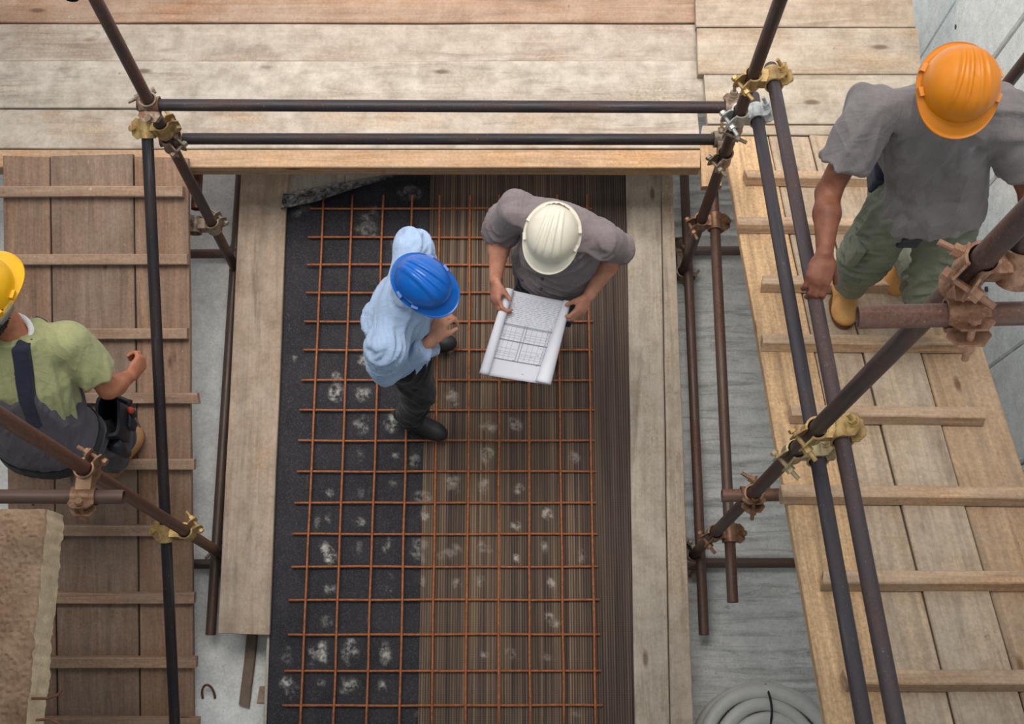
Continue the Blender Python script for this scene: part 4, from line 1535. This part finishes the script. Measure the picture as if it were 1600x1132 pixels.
helmet(pB, J['head'] + hu * .04, (hfB + hu * .12), (hu + Vector((0, 0, .1))), M['hatB'], ((-.036, .006, .005), (-.012, .006, .006), (.012, .006, .006), (.036, .006, .005)), .034, .99, .93)
for i, (u, v, z) in enumerate(((847, 437, 1.17), (845, 453, 1.10))):
    p = P(u, v, z)
    d = (Vector((0, 0, CAMZ)) - p)
    n_ = unit((-.28, -.85, .35))
    mb = MB()
    mb.tube([p - n_ * .006, p + n_ * .0, p + n_ * .003], [.0075, .0075, .004], 12)
    B_ = mb.build('button', M['button'], pB, True)
    BUT = locals().get('BUT', []) + [B_]

# ---- the man in the orange helmet, walking up the steep ramp
J = dict(head=Vector((1.335, 1.83, 2.59)), neck=Vector((1.345, 1.865, 2.455)), chest=Vector((1.385, 1.86, 2.27)), waist=Vector((1.44, 1.79, 2.06)), pel=Vector((1.455, 1.745, 1.94)),
         shL=Vector((1.545, 1.845, 2.40)), shR=Vector((1.135, 1.85, 2.41)), elR=Vector((1.035, 1.655, 2.20)), wrR=Vector((.998, 1.425, 2.245)),
         elL=Vector((1.70, 1.72, 2.17)), wrL=Vector((1.80, 1.52, 2.05)),
         hipR=Vector((1.37, 1.735, 1.89)), hipL=Vector((1.535, 1.70, 1.88)), knR=Vector((1.335, 1.68, 1.52)), anR=Vector((1.36, 1.685, 1.17)), knL=Vector((1.57, 1.50, 1.54)), anL=Vector((1.60, 1.83, 1.22)),
         toeR=unit((-.12, -1, .3)), toeL=unit((-.12, -.75, -.8)))
fC = unit((-.1, -1, 0)); hfC = unit((-.08, -.9, -.26))
hC = dict(R=dict(fd=(-.22, -.80, -.10), pn=(-.05, .12, -1), ts=1, curl=[(.35, .75, .6), (.4, .8, .6), (.45, .8, .6), (.5, .8, .6)], thumb=(.5, .6, .75), sc=1.06), L=dict(fd=(.3, -.7, -.5), pn=(-.6, .2, -.4), ts=-1, curl=(.4, .5, .4)))
pC, sdC = body(J, fC, hfC, ZU, 'person', 'person in grey T-shirt and orange helmet gripping the handrail of the steep ramp', M['skinC'], hC)
garment(J, .22, .0072, shirt(J, sdC, .0, dict(L=.86, R=.66), low=.03, fat=(1.06, 1.1), collar=False, sl_r=(.078, .074), neck_r=.115), 'shirt', M['shirtC'], pC, folds(.019, 8, (.25, .3, 1), .35, 9.0))
garment(J, .22, .0085, trousers(J, sdC, .012, hem=.07, fat=1.06), 'cargo_trousers', M['olive'], pC, folds(.017, 11, (1, .4, .2), .5, 11.0))
bR = shoe(pC, 'boot', Vector((1.358, 1.675, rampR(1.675) + .003)), J['toeR'], nR, M['boot'], M['soleb'], wd=.054, collar=.15, lace_mat=M['lace'])
bL = shoe(pC, 'boot', Vector((1.60, 1.86, 1.155)), J['toeL'], unit((.0, .75, .62)) * -1 + Vector((0, 0, 1.6)), M['boot'], M['soleb'], wd=.054, collar=.15, lace_mat=M['lace'])
hair(pC, J['head'], hfC, ZU, M['hairD'])
eyes(pC, J['head'], hfC, ZU)
hu = (ZU - hfC * ZU.dot(hfC)).normalized()
helmet(pC, J['head'] + hu * .04, (hfC + hu * .02), (hu + Vector((0, 0, .1))), M['hatC'], ((-.045, .005, .004), (-.022, .006, .005), (.006, .006, .006), (.03, .006, .006)), .034, 1.14, .84)
mb = MB()
q = J['hipR'].lerp(J['knR'], .62)
mb.box(q + Vector((-.085, -.02, 0)), .02, .065, .085)
po = mb.build('cargo_pocket', M['olive'], pC)
md = po.modifiers.new('b', 'BEVEL'); md.width = .012; md.segments = 3
mb = MB()
mb.box(J['pel'] + Vector((-.185, .075, .03)), .022, .045, .06)
po = mb.build('belt_pouch', M['strap'], pC)
md = po.modifiers.new('b', 'BEVEL'); md.width = .012; md.segments = 3
mb = MB()
mb.box(J['hipR'] + Vector((.03, -.118, -.03)), .036, .012, .045)
po = mb.build('knee_panel', M['strap'], pC)
md = po.modifiers.new('b', 'BEVEL'); md.width = .006; md.segments = 2

# ---- the man in the yellow helmet, seen from behind on the gentle ramp
J = dict(head=Vector((-1.905, 1.455, 1.705)), neck=Vector((-1.855, 1.385, 1.56)), chest=Vector((-1.86, 1.27, 1.38)), waist=Vector((-1.865, 1.12, 1.17)), pel=Vector((-1.86, 1.085, 1.04)),
         shR=Vector((-1.665, 1.36, 1.475)), shL=Vector((-2.05, 1.33, 1.47)), elR=Vector((-1.575, 1.235, 1.25)), wrR=Vector((-1.535, 1.315, 1.13)),
         elL=Vector((-2.20, 1.28, 1.21)), wrL=Vector((-2.24, 1.44, 1.04)),
         hipR=Vector((-1.77, 1.10, .99)), hipL=Vector((-1.945, 1.10, .99)), knR=Vector((-1.735, 1.19, .6)), anR=Vector((-1.845, 1.14, .27)), knL=Vector((-2.0, 1.36, .66)), anL=Vector((-2.05, 1.34, .33)),
         toeR=unit((.55, .8, .2)), toeL=unit((.1, 1, .3)))
fD = unit((.18, 1, 0)); hfD = unit((.42, .9, -.25))
hD = dict(R=dict(fd=(.45, .8, -.25), pn=(-.45, .25, -.2), ts=-1, curl=(.9, 1.2, .8), thumb=(.6, .3, .6)), L=dict(fd=(-.1, .6, -.6), pn=(.7, .2, -.1), ts=1, curl=(.5, .7, .5)))
pD, sdD = body(J, fD, hfD, ZU, 'person', 'person in green T-shirt, grey dungarees and yellow helmet at the left edge', M['skinD'], hD)
garment(J, .22, .0072, shirt(J, sdD, .0, dict(L=.74, R=.70), low=-.02, fat=(1.06, 1.1), collar=False, sl_r=(.078, .076), neck_r=.115), 'shirt', M['shirtD'], pD, folds(.014, 9, (.35, .4, .8), .35, 14.0))


def dung(F):
    trousers(J, sdD, .012, hem=.02)(F)
    cs = [J['pel'] - Vector((0, 0, .02)), J['pel'] + (J['waist'] - J['pel']) * .3, J['waist'], J['chest'], J['neck'] - (J['neck'] - J['chest']) * .05]
    rx, ry = np.array([.182, .176, .157, .175, .115]) * 1.06 + .024, np.array([.142, .136, .12, .13, .075]) * 1.1 + .022
    F.loft(cs, rx, ry, sdD, .015, clip=lambda x, y, t: np.maximum(t - (.60 + np.where(np.abs(x) < .1, 1.3 * np.abs(x), .13 - 4.5 * (np.abs(x) - .1))), -.3) * .5)


garment(J, .22, .0062, dung, 'dungarees', M['dgrey'], pD, folds(.005, 9, (.3, .4, .8), .45, 17.0))


def straps(F):
    cs = [J['waist'], J['chest'], J['neck'] - (J['neck'] - J['chest']) * .05]
    rx, ry = np.array([.157, .175, .115]) * 1.06 + .022, np.array([.12, .13, .075]) * 1.1 + .025
    F.loft(cs, rx, ry, sdD, .0, clip=lambda x, y, t: np.maximum(np.abs(np.abs(x) - (.085 - .012 * t)) - .028, .0 - t + .25))
    F.cone(J['shL'].lerp(J['shR'], .27) , J['shL'].lerp(J['shR'], .27) + Vector((0, 0, .001)), .0, .0, 0)


st_ = garment(J, .22, .0065, straps, 'strap', M['strap'], pD, None, 0)


def belt(F):
    c = J['pel'] + (J['waist'] - J['pel']) * .1
    ax = (J['waist'] - J['pel']).normalized()
    F.loft([c - ax * .03, c + ax * .03], [.216, .212], [.178, .175], sdD, .0)


garment(J, .22, .007, belt, 'belt', M['belt'], pD, None, 1)
bDr = shoe(pD, 'boot', Vector((-1.845, 1.15, rampL(1.15) + .003)), J['toeR'], nL, M['bootD'], M['soleb'], wd=.053, collar=.14, lace_mat=M['lace'])
bDl = shoe(pD, 'boot', Vector((-2.05, 1.36, rampL(1.36) + .003)), J['toeL'], nL, M['bootD'], M['soleb'], wd=.053, collar=.14)
hair(pD, J['head'], hfD, ZU, M['hairD'], .022, -.12, .02, 1)
eyes(pD, J['head'], hfD, ZU)
hu = (ZU - hfD * ZU.dot(hfD)).normalized()
helmet(pD, J['head'] + hu * .04, (hfD + hu * .1), hu, M['hatD'], ((-.03, .007, .005), (.0, .007, .006), (.03, .007, .005)), .036, 1.12)
mb = MB()
sdh = hfD.cross(hu)
arc = [J['head'] + hu * (.025 - .045 * math.sin(t)) + sdh * (.118 * math.cos(t)) - hfD * (.152 * math.sin(t) + .0) for t in np.linspace(-.1, math.pi + .1, 24)]
V = []; Fc = []
for i, p in enumerate(arc):
    o_ = unit(p - (J['head'] + hu * .02))
    for (a_, b_) in ((0, -.022), (.005, -.022), (.005, .022), (0, .022)):
        V.append(p + o_ * a_ + hu * b_)
for i in range(len(arc) - 1):
    for k in range(4):
        Fc.append((i * 4 + k, i * 4 + (k + 1) % 4, (i + 1) * 4 + (k + 1) % 4, (i + 1) * 4 + k))
link('nape_strap', mesh('nape_strap', V, Fc, True), M['band'], pD)
mb = MB()
mb.tube([J['neck'] + Vector((.078 * math.cos(t), .062 * math.sin(t) - .012, .0 + .012 * math.sin(t))) for t in np.linspace(0, 6.283, 29)[:-1]], .012, 8, closed=True)
mb.build('undershirt', M['white'], pD, True)


# tool pouch on the belt, an open box with a front pocket and a tube holster
def pouch():
    c = Vector((-1.655, 1.19, .87)); R3 = Matrix.Rotation(math.radians(4), 3, 'Z')
    hx, hy, hz, th = .046, .084, .11, .007
    out = []; 
    n = 28
    V = []; Fc = []
    def ring(a, b, z):
        r_ = []
        for i in range(n):
            t = 2 * math.pi * i / n
            ct, st = math.cos(t), math.sin(t)
            r_.append(c + R3 @ Vector((a * math.copysign(abs(ct) ** .45, ct), b * math.copysign(abs(st) ** .45, st), z)))
        return r_
    rings = [ring(hx * .72, hy * .8, -hz), ring(hx, hy, -hz * .3), ring(hx, hy, hz), ring(hx + .005, hy + .005, hz + .004), ring(hx - th, hy - th, hz + .004), ring(hx - th, hy - th, -hz * .3), ring(hx * .7 - th, hy * .75, -hz + th)]
    for r_ in rings: V += r_
    for j in range(len(rings) - 1):
        for i in range(n):
            Fc.append((j * n + i, j * n + (i + 1) % n, (j + 1) * n + (i + 1) % n, (j + 1) * n + i))
    Fc.append(tuple(range(n))[::-1]); Fc.append(tuple(6 * n + i for i in range(n)))
    po = link('tool_pouch', autosmooth(mesh('tool_pouch', V, Fc), 45), M['leather'], pD)
    mb = MB()
    q = Vector((-1.645, 1.085, .83))
    nn = 18
    mb.tube([q + Vector((0, 0, -.11)), q + Vector((0, 0, -.02)), q + Vector((0, 0, .07)), q + Vector((0, 0, .072)), q + Vector((0, 0, -.09))], [.022, .028, .031, .026, .02], nn)
    mb.build('tube_holster', M['leather'], po, True)
    mb = MB()
    mb.box(c + Vector((hx + .006, .02, -.05)), .010, .045, .045)
    f_ = mb.build('front_pocket', M['leather'], po)
    md = f_.modifiers.new('b', 'BEVEL'); md.width = .01; md.segments = 3


pouch()
# screwdriver in the front pocket
a, b = PX(203, 640, -1.562), Vector((-1.583, 1.20, .80))
d = (b - a).normalized()
root = empty('screwdriver', b, 'red and black screwdriver sticking out of the tool pouch', 'screwdriver')
mb = MB(); mb.tube([a + d * .055, b + d * .05], .004, 8); mb.build('shank', M['chrome'], root, True)
mb = MB(); mb.tube([a + d * t for t in (.022, .026, .05, .085, .092)], [.011, .0125, .0115, .013, .006], 12); mb.build('grip', M['blackp'], root, True)
mb = MB(); mb.tube([a + d * t for t in (-.004, 0, .012, .024)], [.006, .0105, .0125, .0125], 12); mb.build('handle_end', M['red'], root, True)
# hammer with black grip lying in the pouch
a = Vector((-1.625, 1.262, 1.035)); b = Vector((-1.545, 1.225, 1.05))
root = empty('hammer', a, 'small hammer with steel head resting in the top of the tool pouch', 'hammer')
mb = MB(); mb.tube([a + Vector((0, 0, -.16)), a], .009, 10); mb.build('handle', M['blackp'], root, True)
mb = MB(); mb.tube([a + (b - a) * t for t in (-.7, -.62, -.2)], [.004, .010, .011], 10); mb.build('claw', M['chrome'], root, True)
mb = MB(); mb.tube([a + (b - a) * t for t in (-.22, .1, .2, .85, .9, 1.0)], [.012, .012, .011, .012, .014, .014], 10); mb.build('head', M['blackp'], root, True)

# ------------------------------------------------------------------ the drawing held open
M['paper'] = simple('white_paper', lin(228, 228, 238), 0.8, 0, .025, 8, 0)
M['ink'] = simple('grey_ink', lin(138, 140, 160), 0.8, 0, .05)
tl, tr, br_, bl = P(797, 453, 1.02), P(886, 472, 1.02), P(848, 600, .96), P(757, 586, .96)


def drawing():
    nrm = (tr - tl).cross(bl - tl).normalized()
    if nrm.z < 0: nrm = -nrm
    n, m = 60, 26
    V = []; Fc = []
    Wd = (tr - tl).length

    def pt(s, t, lift=0.0):
        """s across the flat (0..1), t down the sheet"""
        a = tl.lerp(tr, s); b = bl.lerp(br_, s)
        sag = -.012 * math.sin(math.pi * s) + .006 * math.sin(3 * s + 2.2 * t)
        return a.lerp(b, t) + nrm * (sag + lift)
    rows = []
    for j in range(m + 1):
        t = j / m
        row = []
        rl_ = .019 + .003 * t; rr__ = .017 + .019 * t
        ex = (tr - tl).normalized()
        A0, B0 = pt(0, t), pt(1, t)
        for i in range(34, 0, -1):        # left roll
            th = i / 34 * 2 * math.pi * 1.35
            r_ = rl_ * (1 - .22 * th / (2 * math.pi * 1.35))
            row.append(A0 + nrm * rl_ - nrm * r_ * math.cos(th) - ex * r_ * math.sin(th))
        for i in range(n + 1): row.append(pt(i / n, t))
        for i in range(1, 35):
            th = i / 34 * 2 * math.pi * 1.35
            r_ = rr__ * (1 - .25 * th / (2 * math.pi * 1.35))
            row.append(B0 + nrm * rr__ - nrm * r_ * math.cos(th) + ex * r_ * math.sin(th))
        rows.append(row)
    K = len(rows[0])
    for r_ in rows: V += r_
    for j in range(m):
        for i in range(K - 1):
            Fc.append((j * K + i, (j + 1) * K + i, (j + 1) * K + i + 1, j * K + i + 1))
    o = link('construction_drawing', mesh('construction_drawing', V, Fc, True), M['paper'])
    md = o.modifiers.new('t', 'SOLIDIFY'); md.thickness = .0004; md.offset = -1
    tag(o, 'unrolled white building drawing with curled sides held over the mesh', 'drawing')
    mb = MB()

    def line(s0, t0, s1, t1, w):
        q = 14
        L_ = []
        d = Vector(((s1 - s0) * Wd, (t1 - t0) * .36, 0)).normalized()
        px_, py_ = -d.y * w / Wd, d.x * w / .36
        for i in range(q + 1):
            f = i / q
            s, t = s0 + (s1 - s0) * f, t0 + (t1 - t0) * f
            L_.append((pt(s - px_, t - py_, .0009), pt(s + px_, t + py_, .0009)))
        for i in range(q):
            mb.add([L_[i][0], L_[i][1], L_[i + 1][1], L_[i + 1][0]], [(0, 1, 2, 3)])
    for t in (.385, .40): line(.03, t, .97, t, .0011)
    for k in range(46): line(.03 + .02 * k, .375, .04 + .02 * k, .395, .0006)
    for t in (.565, .572): line(.02, t, .98, t, .0011)
    for t in (.79, .797): line(.02, t, .98, t, .001)
    for t in (.47, .50, .53, .66, .70, .72, .75): 
        line(.04, t, .42, t, .00045); line(.48, t, .86, t, .00045)
    for s in (.14, .22, .30, .42, .48, .57, .66, .75, .86, .93):
        line(s, .40, s, .79, .0004)
    for s in (.43, .47): line(s, .36, s, .80, .0008)
    for s in (.84, .88): line(s, .34, s, .80, .0008)
    rnd = random.Random(4)
    for k in range(15):
        t = .06 + .021 * k
        s = .04
        while s < .94:
            w = rnd.uniform(.015, .08)
            line(s, t, min(.96, s + w), t, .00055)
            s += w + rnd.uniform(.008, .05)
    for k in range(10):
        s, t = rnd.uniform(.05, .9), rnd.uniform(.43, .95)
        line(s, t, s + .03, t, .0012)
    me = mb.mesh('printed_lines')
    link('printed_lines', me, M['ink'], o)
    # loose inner turns visible in the mouth of the right roll
    return o


drawing()
